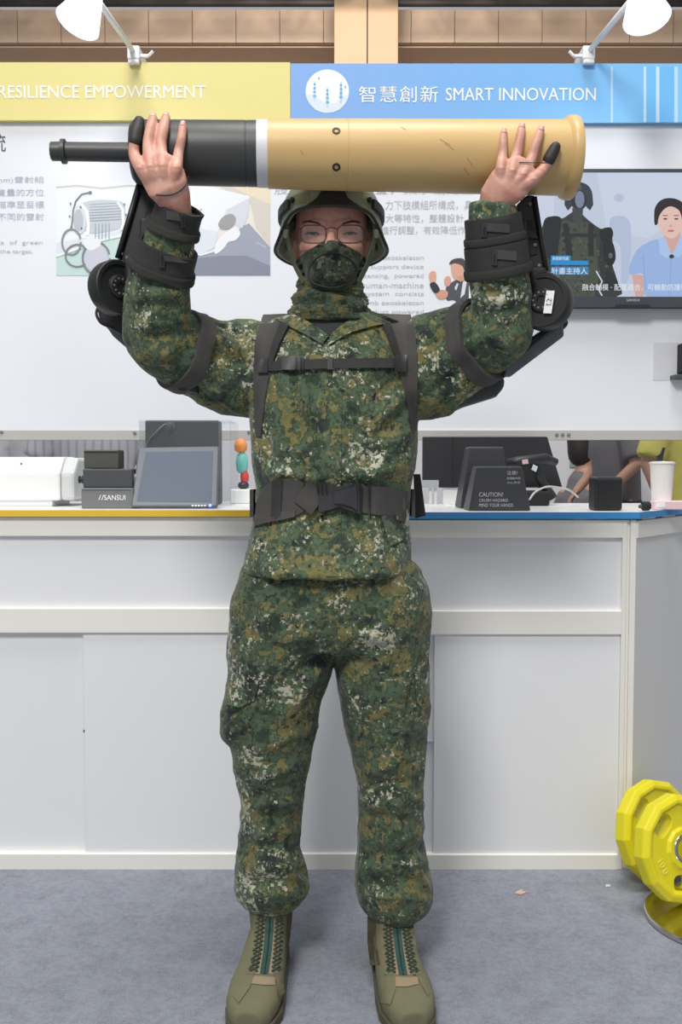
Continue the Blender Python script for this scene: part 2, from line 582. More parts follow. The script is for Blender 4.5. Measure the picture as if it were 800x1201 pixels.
# column standing in front of the fascia
YK = YF - 1.0
ck = thing('column', 'broad pale beige stone column at the far wall above the banners', 'column', (W(430, 60, YK)[0], YK, 0), kind='structure')
del ck['category']
for u0, u1 in ((392, 430.4), (431.4, 467)):
    for z0, z1 in ((0, 3.0), (3.02, 6.2), (6.22, 9.6)):
        MB().box(W(u0, 60, YK)[0], W(u1, 60, YK)[0], YK, YK + 0.9, z0, z1).build('stone_panel', M_stone2, ck, bevel=0.01)
cl = MB(); cl.box(-14, 14, 11.5, 19, 10.4, 10.6)
tag(cl.build('ceiling', M_truss), 'dark hall ceiling far behind the booth', None, None, 'structure')
for j, (yy, zz) in enumerate(((14.2, W(0, 4, 14.2)[2]), (13.6, W(0, -14, 13.6)[2]))):
    t_ = MB()
    t_.tube([(-11, yy, zz), (11, yy, zz)], 0.05, 8).tube([(-11, yy, zz + 0.55), (11, yy, zz + 0.55)], 0.05, 8)
    for i in range(-14, 15):
        t_.tube([(i * 0.75, yy, zz), (i * 0.75 + 0.375, yy, zz + 0.55)], 0.03, 6).tube([(i * 0.75 + 0.375, yy, zz + 0.55), (i * 0.75 + 0.75, yy, zz)], 0.03, 6)
    tag(t_.build('roof_truss', M_truss, smooth=True), ('lower', 'upper')[j] + ' dark steel roof truss across the top of the hall', 'truss')

# ------------------------------------------------------------------ booth wall
zb0, zb1 = W(0, 516, YW)[2], W(0, 505, YW)[2]
ztop = W(0, 74, YW)[2]
wall = tag(MB().box(-1.75, 1.75, YW, YW + 0.04, zb1, W(0, 73, YW - 0.02)[2] - 0.012).build('wall_back', M_board), 'white printed booth wall behind the counter', None, None, 'structure')
r = MB(); r.box(-1.75, 1.75, YW - 0.012, YW + 0.05, zb0, zb1)
r.build('bottom_rail', M_rail, wall)
for u, v in ((2, 507), (158, 508), (292, 507), (653, 510), (660, 510), (667, 510)):
    p = W(u, v, YW - 0.012)
    MB().lathe(p, (0, -1, 0), [(0, 0.006), (0.003, 0.006), (0.004, 0.003)], 10).build('bolt', M_mgrey, wall)
for x in (-1.72, -0.02, 1.72):
    MB().box(x - 0.02, x + 0.02, YW + 0.005, YW + 0.045, 0, zb0).build('post', M_alu, wall)
# shelf upstand behind the worktops
# header boards
yh = YW - 0.02
zh0y, zh0b, zh1 = W(0, 141, yh)[2], W(0, 144, yh)[2], W(0, 73, yh)[2]
xs = W(340.5, 100, yh)[0]
M_hy = mat('yellow_banner_board', rgb(226, 214, 138), 0.55, var=0.03, scale=2)
def blue_mat():
    N = Nodes('blue_banner_board')
    tc = N.n('ShaderNodeTexCoord'); sp = N.n('ShaderNodeSeparateXYZ'); N.l(tc.outputs['Object'], sp.inputs[0])
    mr = N.n('ShaderNodeMapRange'); mr.inputs[1].default_value = 0.0; mr.inputs[2].default_value = 1.4
    N.l(sp.outputs['X'], mr.inputs[0])
    r = N.n('ShaderNodeValToRGB')
    r.color_ramp.elements[0].color = rgb(122, 166, 226) + (1,)
    r.color_ramp.elements[1].color = rgb(126, 196, 244) + (1,)
    N.l(mr.outputs[0], r.inputs[0]); N.l(r.outputs[0], N.b.inputs['Base Color'])
    N.b.inputs['Roughness'].default_value = 0.5
    return N.m
M_hb = blue_mat()
yb = thing('header_banner', 'yellow header banner with RESILIENCE EMPOWERMENT lettering above the wall', 'banner', (-0.9, yh, zh0y))
MB().box(-1.75, xs, yh, YW - 0.001, zh0y, zh1).build('board', M_hy, yb)
lettering('lettering', 'RESILIENCE EMPOWERMENT', -2, 241, 100, 115, yh - 0.001, M_whiteink, yb, split=True)
bb = thing('header_banner', 'blue header banner with SMART INNOVATION lettering above the wall', 'banner', (xs, yh, zh0b))
MB().box(xs + 0.001, 1.75, yh, YW - 0.001, zh0b, zh1 - 0.004).build('board', M_hb, bb)
lettering('lettering', '智慧創新', 421, 514, 101, 120, yh - 0.001, M_whiteink, bb, 1.12, split=True)
lettering('lettering', 'SMART INNOVATION', 523, 699, 103, 118, yh - 0.001, M_whiteink, bb, split=True)
em = [(rgb(236, 241, 247), ell(384, 107, 25.5, 25.5, 40)),
      (rgb(214, 226, 236), [(359, 111), (366, 111), (372, 114), (380, 120), (392, 121), (400, 116), (409, 111), (406, 120), (398, 129), (384, 132.5), (370, 129), (362, 120)])]
for cx, y0 in ((369, 99), (384, 106), (400, 100)):
    em.append((rgb(168, 204, 236), rect(cx - 0.5, cx + 0.5, y0 - 4, y0 + 20)))
    for q in range(4):
        s = 1.3 + 0.3 * q
        em.append((rgb(86 + 10 * q, 160 + 8 * q, 215), ell(cx, y0 + q * 4.5, s, 1.7, 8)))
em += [(rgb(120, 150, 190), ell(374, 92, 0.9, 1.2, 8)), (rgb(120, 150, 190), ell(405, 102, 0.9, 1.2, 8))]
decal('round_emblem', em, yh - 0.0006, M_print, bb)
st = []
for u0, u1, c in ((716.5, 719, (178, 216, 248)), (755, 758, (196, 228, 250)), (769.5, 773.5, (200, 228, 250)), (791, 795, (190, 222, 248)), (795, 803, (126, 200, 246)), (759, 769, (116, 192, 244)), (774, 790, (112, 188, 244))):
    st.append((rgb(*c), rect(u0, u1, 78, 143.5)))
for q_ in st: decal('light_stripe', [q_], yh - 0.0006, M_print, bb)

# poster print, left: text and two photographs
yp = YW - 0.001
P = lambda s, *a: lettering('poster_text', s, *a[:4], yp, a[4] if len(a) > 4 else M_greyink, wall)
P('統', -12, 6.5, 157, 178, M_darkink)
for i, s in enumerate(('綠光(532nm)雷射組', '建船隻量的方位', '含瞄準至目標', '等不同的雷射')):
    n = len(s)
    P(s, {0: -48, 1: -26, 2: -14, 3: -14}[i], 51.5, 207 + i * 14.3, 215.5 + i * 14.3)
P('sets  of  green', -12, 50, 282, 288)
P('on the target.', -12, 38.5, 292.5, 298.5)
g = []
SK = rgb(226, 232, 236)
g.append((rgb(214, 221, 227), rect(66, 192, 218, 323)))
g.append((SK, [(66, 218), (192, 218), (192, 262), (66, 285)]))
g.append((rgb(196, 192, 186), stroke([(66, 220), (90, 218), (120, 221), (150, 218), (192, 220)], 2.2)))
g.append((rgb(190, 214, 208), [(66, 301), (120, 282), (192, 266), (192, 323), (66, 323)]))
g.append((rgb(232, 236, 238), stroke([(66, 300), (120, 281), (192, 265)], 3)))
g.append((rgb(150, 160, 162), stroke([(66, 302.5), (120, 283.5), (192, 267.5)], 1)))
g.append((rgb(190, 197, 205), [(97, 238), (141, 236), (147, 250), (146, 266), (110, 274), (99, 268)], True))
for q in range(7):
    g.append((rgb(150, 158, 170), stroke([(105, 240 + q * 3.2), (142, 238 + q * 3.2)], 0.9)))
g.append((rgb(206, 212, 218), ell(93, 258, 9, 17, 20)))
g.append((rgb(176, 184, 192), ell(92, 259, 6, 13, 20)))
g.append((rgb(238, 241, 243), stroke([(96, 240), (102, 248), (104, 262), (103, 276)], 3.5)))
g.append((rgb(238, 241, 243), stroke([(138, 237), (144, 246), (145, 262), (142, 270)], 3)))
g.append((rgb(110, 116, 120), stroke([(105, 226), (96, 228), (89, 236), (86, 247), (85, 260), (83, 270)], 1.8)))
g.append((rgb(110, 116, 120), ell(106, 226, 2, 2, 10)))
g.append((rgb(130, 138, 142), stroke(ell(84, 284, 11, 15, 22), 2.2)))
g.append((rgb(118, 126, 130), stroke(ell(91, 300, 14, 13, 22), 2)))
g.append((rgb(196, 196, 210), ell(113, 303, 14, 17, 24)))
g.append((rgb(120, 128, 132), stroke(ell(113, 303, 16, 19, 24), 2.2)))
g.append((rgb(224, 229, 232), [(98, 282), (106, 276), (116, 280), (118, 288), (108, 294), (100, 290)], True))
for q in range(5):
    g.append((rgb(160, 168, 178), stroke([(112 + q * 4, 262), (112 + q * 4, 280)], 1)))
for u, v in ((83, 239), (82, 254), (146, 240), (148, 252), (95, 243), (96, 268)):
    g.append((rgb(110, 118, 126), ell(u, v, 1.2, 1.2, 8)))
decal('poster_photograph', g, yp, M_print, wall)
g = [(rgb(224, 220, 212), rect(192, 317, 218, 323)),
     (rgb(206, 200, 190), [(255, 218), (317, 218), (317, 290), (300, 268), (294, 240)]),
     (rgb(226, 212, 186), [(270, 218), (317, 218), (317, 240), (290, 228)]),
     (rgb(150, 157, 174), [(192, 300), (240, 296), (262, 292), (283, 266), (292, 262), (317, 290), (317, 323), (192, 323)]),
     (rgb(128, 134, 150), [(192, 308), (230, 303), (258, 300), (290, 300), (317, 312), (317, 323), (192, 323)]),
     (rgb(170, 178, 194), stroke([(300, 284), (312, 290)], 2)),
     (rgb(228, 232, 240), [(192, 222), (226, 216), (258, 222), (293, 230), (292, 236), (266, 246), (256, 272), (236, 268), (192, 262)]),
     (rgb(214, 219, 229), [(192, 262), (236, 268), (256, 272), (252, 290), (236, 299), (218, 296), (192, 290)]),
     (rgb(206, 210, 220), [(266, 246), (293, 232), (291, 254), (284, 268), (276, 262), (268, 258)]),
     (rgb(152, 150, 152), [(262, 254), (272, 251), (277, 258), (271, 268), (260, 269), (256, 263)], True),
     (rgb(230, 232, 237), [(266, 272), (276, 266), (282, 274), (276, 282), (268, 284), (262, 292), (252, 298), (254, 284)], True),
     (rgb(228, 231, 238), stroke([(192, 288), (218, 295), (236, 299), (252, 294)], 2.5)),
     (rgb(180, 186, 198), ell(236, 246, 1.5, 1.5, 8))]
decal('poster_photograph', g, yp, M_print, wall)

# poster print, centre right: text and a picture of a man boxing
rows = (('肢機構與穿戴裝置，乘承載適區', 322, 556, 218, 228), ('力下肢模組所構成，具', 452, 554, 235, 246), ('功大等特性，整體設計', 442, 544, 251, 261), ('進行調整，有效降低作業', 447, 556, 265, 275))
for s, a, b, c, d in rows: P(s, a, b, c, d)
for i, s in enumerate(('The upper exoskeleton', 'training support device', 'with  sensing,  powered', 'and  human-machine', 'The  system  consists', 'upper-limb exoskeleton', 'and product powered')):
    P(s, 404 - 4 * (i % 2), 497, 299.5 + i * 10.6, 306 + i * 10.6)
g = [(rgb(96, 100, 112), [(546, 322), (556, 315), (560, 330), (552, 334), (545, 330)]),
     (rgb(74, 76, 86), [(523, 338), (530, 331), (541, 326), (548, 325), (556, 330), (556, 352), (548, 360), (540, 358), (532, 352), (524, 352)], True),
     (rgb(214, 216, 222), [(543, 330), (548, 328), (545, 345), (540, 350)]),
     (rgb(206, 208, 214), [(533, 338), (536, 332), (538, 333), (535, 341)]),
     (rgb(230, 231, 236), [(550, 336), (556, 330), (558, 360), (546, 361), (550, 350)]),
     (rgb(58, 58, 64), stroke([(541, 352), (556, 354)], 1.2)),
     (rgb(214, 164, 144), [(503, 324), (505, 319), (510, 318), (512, 324), (510, 331), (505, 331)], True),
     (rgb(212, 160, 140), [(521, 328), (524, 324), (528, 325), (529, 331), (526, 336), (522, 334)], True),
     (rgb(206, 152, 132), [(511, 344), (517, 340), (525, 342), (524, 349), (517, 351), (512, 348)], True),
     (rgb(44, 44, 50), [(504, 334), (510, 331), (516, 340), (510, 344)], True),
     (rgb(214, 164, 144), [(529, 313), (532, 309), (542, 308), (545, 316), (543, 327), (537, 329), (531, 324)], True),
     (rgb(204, 150, 130), [(536, 325), (545, 322), (546, 328), (540, 331)]),
     (rgb(70, 66, 68), [(527, 310), (530, 305), (537, 303), (544, 304), (546, 311), (545, 318), (542, 312), (534, 309)], True)]
decal('poster_photograph', g, yp, M_print, wall)
# sticker beside the television (plain card)
MB().box(W(766.5, 420, yp)[0], W(800, 420, yp)[0], YW - 0.0015, YW, W(0, 446, yp)[2], W(0, 402, yp)[2]).build('sticker', mat('grey_card', rgb(206, 207, 213), 0.6, var=0.03), wall)
dk = thing('wall_holder', 'small dark device on the wall below the television at the right edge', 'device', W(800, 446, YW))
MB().box(W(794, 400, YW)[0], W(812, 400, YW)[0], YW - 0.05, YW - 0.002, W(0, 437, YW - .05)[2], W(0, 402, YW - .05)[2]).build('body', M_blackm, dk, bevel=0.004)
MB().box(W(795, 400, YW)[0], W(811, 400, YW)[0], YW - 0.054, YW - 0.05, W(0, 411, YW - .05)[2], W(0, 404, YW - .05)[2]).build('silver_plate', M_alu, dk)
MB().box(W(786, 400, YW)[0], W(812, 400, YW)[0], YW - 0.05, YW - 0.002, W(0, 444, YW - .05)[2], W(0, 439, YW - .05)[2]).build('bracket', M_dgrey, dk, bevel=0.003)

# ------------------------------------------------------------------ television
yt = YW - 0.055
tv = thing('television', 'black wall television showing a presenter in blue beside a camouflage dummy', 'television', W(756, 361, yt))
x0, x1, z0, z1 = W(612, 300, yt)[0], W(902, 300, yt)[0], W(0, 360, yt)[2], W(0, 198, yt)[2]
MB().box(x0, x1, yt + 0.006, YW - 0.012, z0, z1).build('body', M_blackm, tv, bevel=0.006)
zs0_, zs1_ = W(0, 348, yt)[2], W(0, 202, yt)[2]
fr = MB()
fr.box(x0, x1, yt, yt + 0.008, z0, zs0_).box(x0, x1, yt, yt + 0.008, zs1_, z1).box(x0, x0 + 0.01, yt, yt + 0.008, zs0_, zs1_).box(x1 - 0.01, x1, yt, yt + 0.008, zs0_, zs1_)
fr.build('bezel', mat('dark_bezel', rgb(66, 68, 76), 0.3), tv)
MB().box(W(722, 355, yt)[0], W(762, 355, yt)[0], yt - 0.006, yt, W(0, 362, yt)[2], W(0, 357, yt)[2]).build('sensor_bar', M_blackm, tv, bevel=0.002)
lettering('logo', 'SANSUI', 735, 750, 350.5, 353.5, yt - 0.001, M_greyink, tv)
ys = yt + 0.004
D1, D2, D3 = rgb(70, 76, 66), rgb(52, 58, 56), rgb(96, 100, 84)
g = [(rgb(190, 201, 219), rect(614, 900, 202, 348)),
     (rgb(202, 208, 226), rect(628, 650, 202, 300)),
     (rgb(198, 209, 227), [(700, 202), (806, 202), (806, 250), (760, 280), (712, 270)]),
     (rgb(176, 190, 214), [(716, 256), (738, 258), (740, 300), (736, 330), (729, 330), (728, 290), (718, 280)], True),
     (rgb(180, 192, 216), ell(726, 232, 6, 5, 12)),
     # dummy in camouflage
     (D2, [(640, 256), (648, 254), (660, 256), (676, 247), (690, 258), (704, 268), (716, 270), (719, 290), (717, 305), (724, 330), (723, 348), (634, 348), (636, 300), (632, 280), (636, 266)], True),
     (D1, [(658, 260), (676, 262), (692, 262), (700, 290), (697, 348), (655, 348), (652, 290)], True),
     (rgb(58, 62, 70), ell(679, 229, 16, 15.5, 26)),
     (rgb(58, 62, 70), [(663, 228), (671, 230), (670, 243), (666, 247), (662, 240)]), (rgb(58, 62, 70), [(687, 230), (695, 228), (696, 240), (692, 247), (688, 243)]),
     (rgb(78, 84, 96), ell(676, 221, 7, 5, 14, -0.4)),
     (rgb(46, 50, 58), ell(679, 235, 9.5, 12, 20)),
     (rgb(120, 130, 152), ell(680, 234, 5.5, 10, 18)),
     (rgb(66, 68, 74), [(671, 244), (684, 244), (683, 262), (673, 262)]),
     (rgb(40, 44, 48), [(704, 270), (716, 268), (718, 278), (706, 280)], True),
     (rgb(46, 50, 52), [(703, 285), (717, 282), (720, 300), (716, 312), (724, 332), (716, 338), (704, 318)], True)]
rr_ = random.Random(3)
for q in range(330):
    u, v = rr_.uniform(640, 716), rr_.uniform(262, 346)
    if (u > 698 and v < 272) or (u > 705 and not (284 < v < 340)): continue
    s = rr_.uniform(1, 3)
    c = rr_.choice((D2, D2, rgb(86, 90, 76), rgb(48, 52, 48), rgb(80, 86, 70), rgb(60, 66, 58)))
    g.append((c, [(u, v), (u + s, v - s * .6), (u + s * 1.6, v + s * .5), (u + s * .4, v + s)]))
g += [(rgb(36, 40, 42), [(641, 256), (657, 255), (657, 272), (652, 300), (640, 300), (638, 270)], True), (rgb(40, 44, 46), [(660, 262), (666, 262), (672, 300), (664, 300)]), (rgb(40, 44, 46), [(690, 262), (696, 264), (696, 300), (690, 300)]), (rgb(42, 46, 48), rect(660, 700, 274, 278)),
      (rgb(34, 38, 40), [(704, 270), (716, 267), (719, 276), (714, 282), (705, 281)], True), (rgb(32, 36, 38), [(708, 286), (718, 284), (722, 302), (717, 312), (710, 306)], True), (rgb(38, 42, 44), [(710, 318), (720, 322), (725, 334), (719, 340), (711, 334)], True), (rgb(90, 98, 104), ell(716, 300, 2.5, 3.5, 10)),
      (rgb(206, 214, 228), stroke([(699, 318), (706, 330), (702, 340), (706, 347)], 1.6)),
      (rgb(38, 138, 200), rect(646, 669, 300, 306)), (rgb(38, 138, 200), rect(646, 690, 306, 311)), (rgb(60, 130, 180), rect(646, 690, 313, 322.5)),
      # presenter in a pale blue polo shirt
      (rgb(206, 166, 156), [(778, 270), (797, 270), (800, 290), (789, 304), (780, 294)]),
      (rgb(150, 178, 222), [(738, 322), (742, 302), (752, 289), (772, 281), (782, 296), (788, 300), (798, 284), (812, 282), (830, 290), (836, 330), (832, 348), (758, 348), (754, 322)], True),
      (rgb(126, 154, 204), stroke([(774, 283), (781, 298), (787, 301)], 2)), (rgb(126, 154, 204), stroke([(803, 283), (794, 296), (788, 301)], 2)),
      (rgb(134, 162, 212), stroke([(787, 301), (785, 348)], 1)), (rgb(134, 162, 212), stroke([(754, 300), (757, 340)], 1)),
      (rgb(168, 194, 232), [(772, 281), (779, 277), (788, 300), (781, 303), (774, 298)]), (rgb(168, 194, 232), [(806, 282), (798, 277), (788, 300), (796, 302), (804, 296)]), (rgb(50, 52, 62), ell(787.5, 301, 3, 2.4, 10)),
      (rgb(206, 166, 158), [(741, 322), (754, 323), (755, 348), (745, 348)]),
      (rgb(224, 190, 180), [(770, 248), (776, 238), (792, 236), (800, 246), (801, 262), (796, 274), (788, 280), (779, 276), (772, 266)], True),
      (rgb(44, 38, 42), [(767, 258), (768, 244), (775, 235), (786, 232.5), (798, 236), (806, 246), (806, 262), (801, 262), (799, 254), (796, 247), (788, 242.5), (781, 244), (775, 250), (772, 257), (771, 263), (768, 264)], True)]
for cu in (780, 793):
    g.append((rgb(78, 58, 58), ell(cu, 257, 2.6, 1.0, 10))); g.append((rgb(96, 74, 70), rect(cu - 3, cu + 3, 252.6, 253.6)))
g.append((rgb(186, 120, 116), ell(786.5, 271, 4, 1.4, 12))); g.append((rgb(206, 160, 148), ell(786.5, 265, 2, 1.4, 10)))
decal('screen', g, ys, M_screen, tv, 0.000008)
M_capt = mat('caption_white', rgb(120, 122, 126), 0.5, emit=(rgb(205, 210, 218), 0.85))
lettering('caption', '融合軸模 · 配置適合，可機動防護裝', 683, 806, 333, 341, ys - 0.0038, M_capt, tv)
lettering('caption', '計畫主持人', 647, 689, 314, 321.5, ys - 0.0038, M_capt, tv)
lettering('caption', '系統研究組', 648, 667, 301, 305.2, ys - 0.0038, M_capt, tv)

# ------------------------------------------------------------------ clamp lamps
def clamp_lamp(label, clamp, elbow, mouth, rad, Yl, aim, wing):
    base = W(clamp[0], clamp[1] + 8, YW - 0.02)
    t = thing('clamp_lamp', label, 'lamp', (base[0], YW, ztop), 'clamp lamps on the header boards')
    x = base[0]
    MB().box(x - 0.02, x + 0.02, yh - 0.022, YW + 0.075, zh1 + 0.002, zh1 + 0.045).box(x - 0.018, x + 0.018, yh - 0.022, yh - 0.002, zh1 - 0.012, zh1 + 0.002).build('clamp', M_white, t, bevel=0.004)
    MB().box(x - wing * 0.02, x - wing * 0.045, yh - 0.01, yh + 0.004, zh1 + 0.014, zh1 + 0.022).tube([(x - wing * 0.045, yh, zh1 + 0.02), (x - wing * 0.06, yh, zh1 + 0.035)], 0.005, 6).build('wing_screw', M_white, t)
    e = W(elbow[0], elbow[1], Yl + 0.03)
    MB().tube([(x, yh + 0.01, zh1 + 0.03), e], 0.009, 8).build('arm', M_white, t, smooth=True)
    m = W(mouth[0], mouth[1], Yl)
    ax = np.array(m) - e; L = np.linalg.norm(ax); ax /= L
    R = rad * Yl / FPX
    hd = MB(); hd.lathe(e - ax * 0.02, ax, [(0, 0.012), (0.01, 0.026), (L * 0.45, R * 0.62), (L + 0.02, R), (L + 0.019, R * 0.95), (L * 0.45, R * 0.55), (0.02, 0.018)], 28, ends=False)
    N = MATS.get('lamp_shade_white') or mat('lamp_shade_white', rgb(240, 242, 246), 0.4, var=0.01, emit=(rgb(235, 240, 255), 1.0))
    hd.build('shade', N, t, smooth=True)
    bl = MB(); bl.lathe(e + ax * (L - 0.012), ax, [(0, R * 0.4), (0.004, R * 0.9), (0.016, R * 0.72), (0.026, R * 0.35), (0.03, 0.002)], 24)
    bl.build('bulb', mat('lamp_bulb_glow', (1, 1, 1), 0.4, var=0.0, emit=((0.95, 0.98, 1.0), 14.0)), t, smooth=True)
    l = bpy.data.lights.new('lamp_light', 'SPOT'); l.energy = 2.9; l.spot_size = math.radians(130); l.spot_blend = 0.8; l.shadow_soft_size = 0.05; l.color = (0.96, 0.98, 1.0)
    o = bpy.data.objects.new('lamp_light', l)
    p = e + ax * (L + 0.03)
    link(o, t, p)
    d = Vector(aim) - Vector(p)
    o.rotation_euler = d.to_track_quat('-Z', 'Y').to_euler()
    return t
clamp_lamp('white clamp lamp shining at the top left above the yellow banner', (158, 62), (109, -8), (91, 27), 26, 2.72, (-0.55, 3.15, 1.55), -1)
clamp_lamp('white clamp lamp shining at the top right above the blue banner', (689, 64), (752, -14), (759, 22), 27, 2.72, (0.75, 3.15, 1.55), 1)

# ------------------------------------------------------------------ counters
def zc(v, Y=YC): return W(0, v, Y)[2]
def xc(u, Y=YC): return W(u, 0, Y)[0]
XM = xc(455)
def counter(label, xa, xb, doors, vr):
    t = thing('counter_unit', label, 'counter', ((xa + xb) / 2, YC + 0.3, 0))
    a, b, c, d, e, f = (zc(q) for q in vr)     # top rail bottom, panel bottom, mid rail bottom, doors bottom, base bottom
    MB().box(xa, xb, YC, YC + 0.03, b, a).build('top_rail', M_frame, t, bevel=0.002)
    MB().box(xa, xb, YC + 0.014, YC + 0.026, c - 0.004, b + 0.004).build('fascia_panel', M_panel, t)
    MB().box(xa, xb, YC, YC + 0.03, d, c).build('middle_rail', M_frame, t, bevel=0.002)
    MB().box(xa, xb, YC, YC + 0.03, f, e).build('base_rail', M_frame, t, bevel=0.002)
    for u0, u1, dy in doors:
        MB().box(xc(u0) if u0 is not None else xa, xc(u1) if u1 is not None else xb, YC + dy, YC + dy + 0.008, e - 0.004, d + 0.004).build('sliding_door', M_panel, t, bevel=0.001)
    MB().box(xa, xa + 0.018, YC + 0.03, 3.12, 0.02, 0.975).build('side_panel', M_side, t)
    MB().box(xa, xb, 3.10, 3.12, 0.02, 0.975).build('back_panel', M_side, t)
    return t
c1 = counter('white counter with sliding doors under the yellow edged worktop', -1.6, XM - 0.002, ((None, 84.5, 0.019), (85.5, None, 0.008)), (606.5, 629, 713.5, 742.5, 1001.5, 1027))
c2 = counter('white counter with sliding doors under the blue edged worktop', XM + 0.002, xc(740.6), ((None, 515, 0.019), (514, 740.4, 0.008)), (610, 631, 716.5, 744.5, 1002.5, 1028))
MB().box(xc(501), xc(513), YC + 0.012, YC + 0.019, zc(874), zc(871)).build('finger_slot', mat('lilac_grey', rgb(172, 174, 192), 0.5), c2)
MB().box(xc(84.2), xc(86), YC + 0.0075, YC + 0.01, zc(860), zc(857)).build('edge_chip', M_darkink, c1)
for u0, u1, dy in ((740.5, 746, 0.0), (746, 750, 0.008), (750, 757, 0.0)):
    MB().box(xc(u0), xc(u1), YC + dy, YC + 0.04, 0.0, zc(610)).build('corner_post', M_frame, c2, bevel=0.0015)
# chamfered end of the right counter
pA = np.array([xc(757), YC + 0.004, 0]); dirn = np.array([0.66, 0.75, 0]); dirn /= np.linalg.norm(dirn); nrm = np.array([dirn[1], -dirn[0], 0])
pB = pA + dirn * 0.75
def chamf(name, z0, z1, off, th, m):
    MB().prism([pA + nrm * off + (0, 0, z0), pB + nrm * off + (0, 0, z0), pB + nrm * (off - th) + (0, 0, z0), pA + nrm * (off - th) + (0, 0, z0)], (0, 0, z1 - z0)).build(name, m, c2)
chamf('end_panel', 0.02, zc(612), 0.0, 0.02, M_side)
chamf('end_rail', zc(631), zc(611), 0.006, 0.02, M_frame)
def worktop(label, poly, edge, v0, v1, mt):
    t = thing('worktop', label, 'worktop', (poly[0][0], poly[0][1], v1))
    MB().prism([(p[0], p[1], v1) for p in poly], (0, 0, v0 - v1)).build('slab', mat('white_worktop', rgb(240, 241, 241), 0.3, var=0.01), t)
    e = MB()
    for a, b in edge:
        a = np.array(a + (0,), float); b = np.array(b + (0,), float); d = (b - a) / np.linalg.norm(b - a); n = np.array([d[1], -d[0], 0])
        e.prism([a + (0, 0, v1 - 0.0005), b + (0, 0, v1 - 0.0005), b + n * 0.003 + (0, 0, v1 - 0.0005), a + n * 0.003 + (0, 0, v1 - 0.0005)], (0, 0, v0 - v1 + 0.0005))
    e.build('edge_strip', mt, t)
    return t
zw0 = zc(605.5)
yb_ = 3.13
worktop('white worktop with a yellow edge strip', [(-1.6, YC - 0.01), (XM - 0.001, YC - 0.01), (XM - 0.001, yb_), (-1.6, yb_)], [((-1.6, YC - 0.01), (XM - 0.001, YC - 0.01))], ZT, zw0, M_yellowtrim)
q0 = pA + nrm * 0.012; q1 = pB + nrm * 0.012
zr1, zr0 = zc(600.5), zc(608)
worktop('white worktop with a blue edge strip', [(XM + 0.001, YC - 0.01), (q0[0] - 0.006, YC - 0.01), (q1[0], q1[1]), (XM + 0.001, yb_)], [((XM + 0.001, YC - 0.01), (q0[0] - 0.006, YC - 0.01)), ((q0[0] - 0.006, YC - 0.01), (q1[0], q1[1]))], zr1, zr0, M_bluetrim)
ZR = zr1
# ------------------------------------------------------------------ things on the worktops
def pbox(u0, u1, v0, Y0, Y1, zb, v1=None):
    """x0,x1,y0,y1,z0,z1 of a box whose front face is given in photo pixels"""
    x0, x1 = W(u0, v0, Y0)[0], W(u1, v0, Y0)[0]
    z1 = W(u0, v0, Y0)[2]
    return x0, x1, Y0, Y1, (zb if v1 is None else W(u0, v1, Y0)[2]), z1

# white device housing at the left edge
wd_ = thing('instrument_housing', 'long white instrument housing with sloped top at the left edge', 'housing', (W(20, 590, 2.78)[0], 2.8, ZT))
Y0 = 2.74
x0, x1, x2 = W(-60, 560, Y0)[0], W(70, 560, Y0)[0], W(87, 560, Y0)[0]
z0, z1, z2 = W(0, 587, Y0)[2], W(0, 554, Y0)[2], W(0, 536, Y0 + 0.05)[2]
prof = [(Y0, z0), (Y0, z1), (Y0 + 0.05, z2), (Y0 + 0.17, z2), (Y0 + 0.2, z1), (Y0 + 0.2, z0)]
MB().prism([(x0, y, z) for y, z in prof], (x1 - x0, 0, 0)).build('body', M_white, wd_, bevel=0.006)
prof2 = [(y * 0.96 + (Y0 + 0.1) * 0.04, z0 + (z - z0) * 0.98) for y, z in prof]
MB().prism([(x1, y, z) for y, z in prof2], (x2 - x1, 0, 0)).build('end_cap', mat('pale_grey_plastic', rgb(208, 211, 210), 0.4, var=0.02), wd_, bevel=0.01)
MB().box(x0, W(60, 590, Y0)[0], Y0 + 0.01, Y0 + 0.19, ZT + 0.0005, z0).build('foot', M_white, wd_)
MB().lathe(W(25, 544, Y0 + 0.026), (0, -0.6, 0.8), [(-0.004, 0.003), (0.002, 0.003), (0.003, 0.001)], 8).build('screw', M_dgrey, wd_)

def simple_box(name, label, cat, b, m, bevel=0.003):
    t = thing(name, label, cat, ((b[0] + b[1]) / 2, (b[2] + b[3]) / 2, b[4]))
    MB().box(*b).build('body', m, t, bevel=bevel)
    return t
b = pbox(95, 156, 572.5, 2.62, 2.74, ZT + 0.0005)
t = simple_box('equipment_box', 'mid grey box with white SANSUI lettering on the yellow edged worktop', 'box', b, M_mgrey)
lettering('lettering', '//', 115.5, 122, 580.5, 586.5, 2.6195, M_whiteink, t)
lettering('lettering', 'SANSUI', 122, 147, 580.5, 586.5, 2.6195, M_whiteink, t)
MB().box(b[0] + 0.004, b[1] - 0.004, b[2] - 0.001, b[2], b[5] - 0.006, b[5] - 0.004).build('lid_seam', M_dgrey, t)
b2 = pbox(97, 155, 550, 2.63, 2.73, b[5] + 0.0005)
t = simple_box('equipment_box', 'dark grey box with a side connector in the middle of the stack', 'box', b2, M_dgrey)
xx = b2[0]; zz = (b2[4] + b2[5]) / 2 - 0.004
MB().lathe((xx, 2.67, zz), (-1, 0, 0), [(0, 0.008), (0.006, 0.008), (0.006, 0.012), (0.012, 0.012), (0.012, 0.007), (0.018, 0.007), (0.018, 0.011), (0.022, 0.011)], 16).build('connector', M_black, t, smooth=False)
MB().box(b2[1], b2[1] + 0.008, 2.65, 2.7, zz - 0.014, zz + 0.016).build('side_plate', M_alu, t)
b3 = pbox(98, 139, 527.5, 2.65, 2.72, b2[5] + 0.0005)
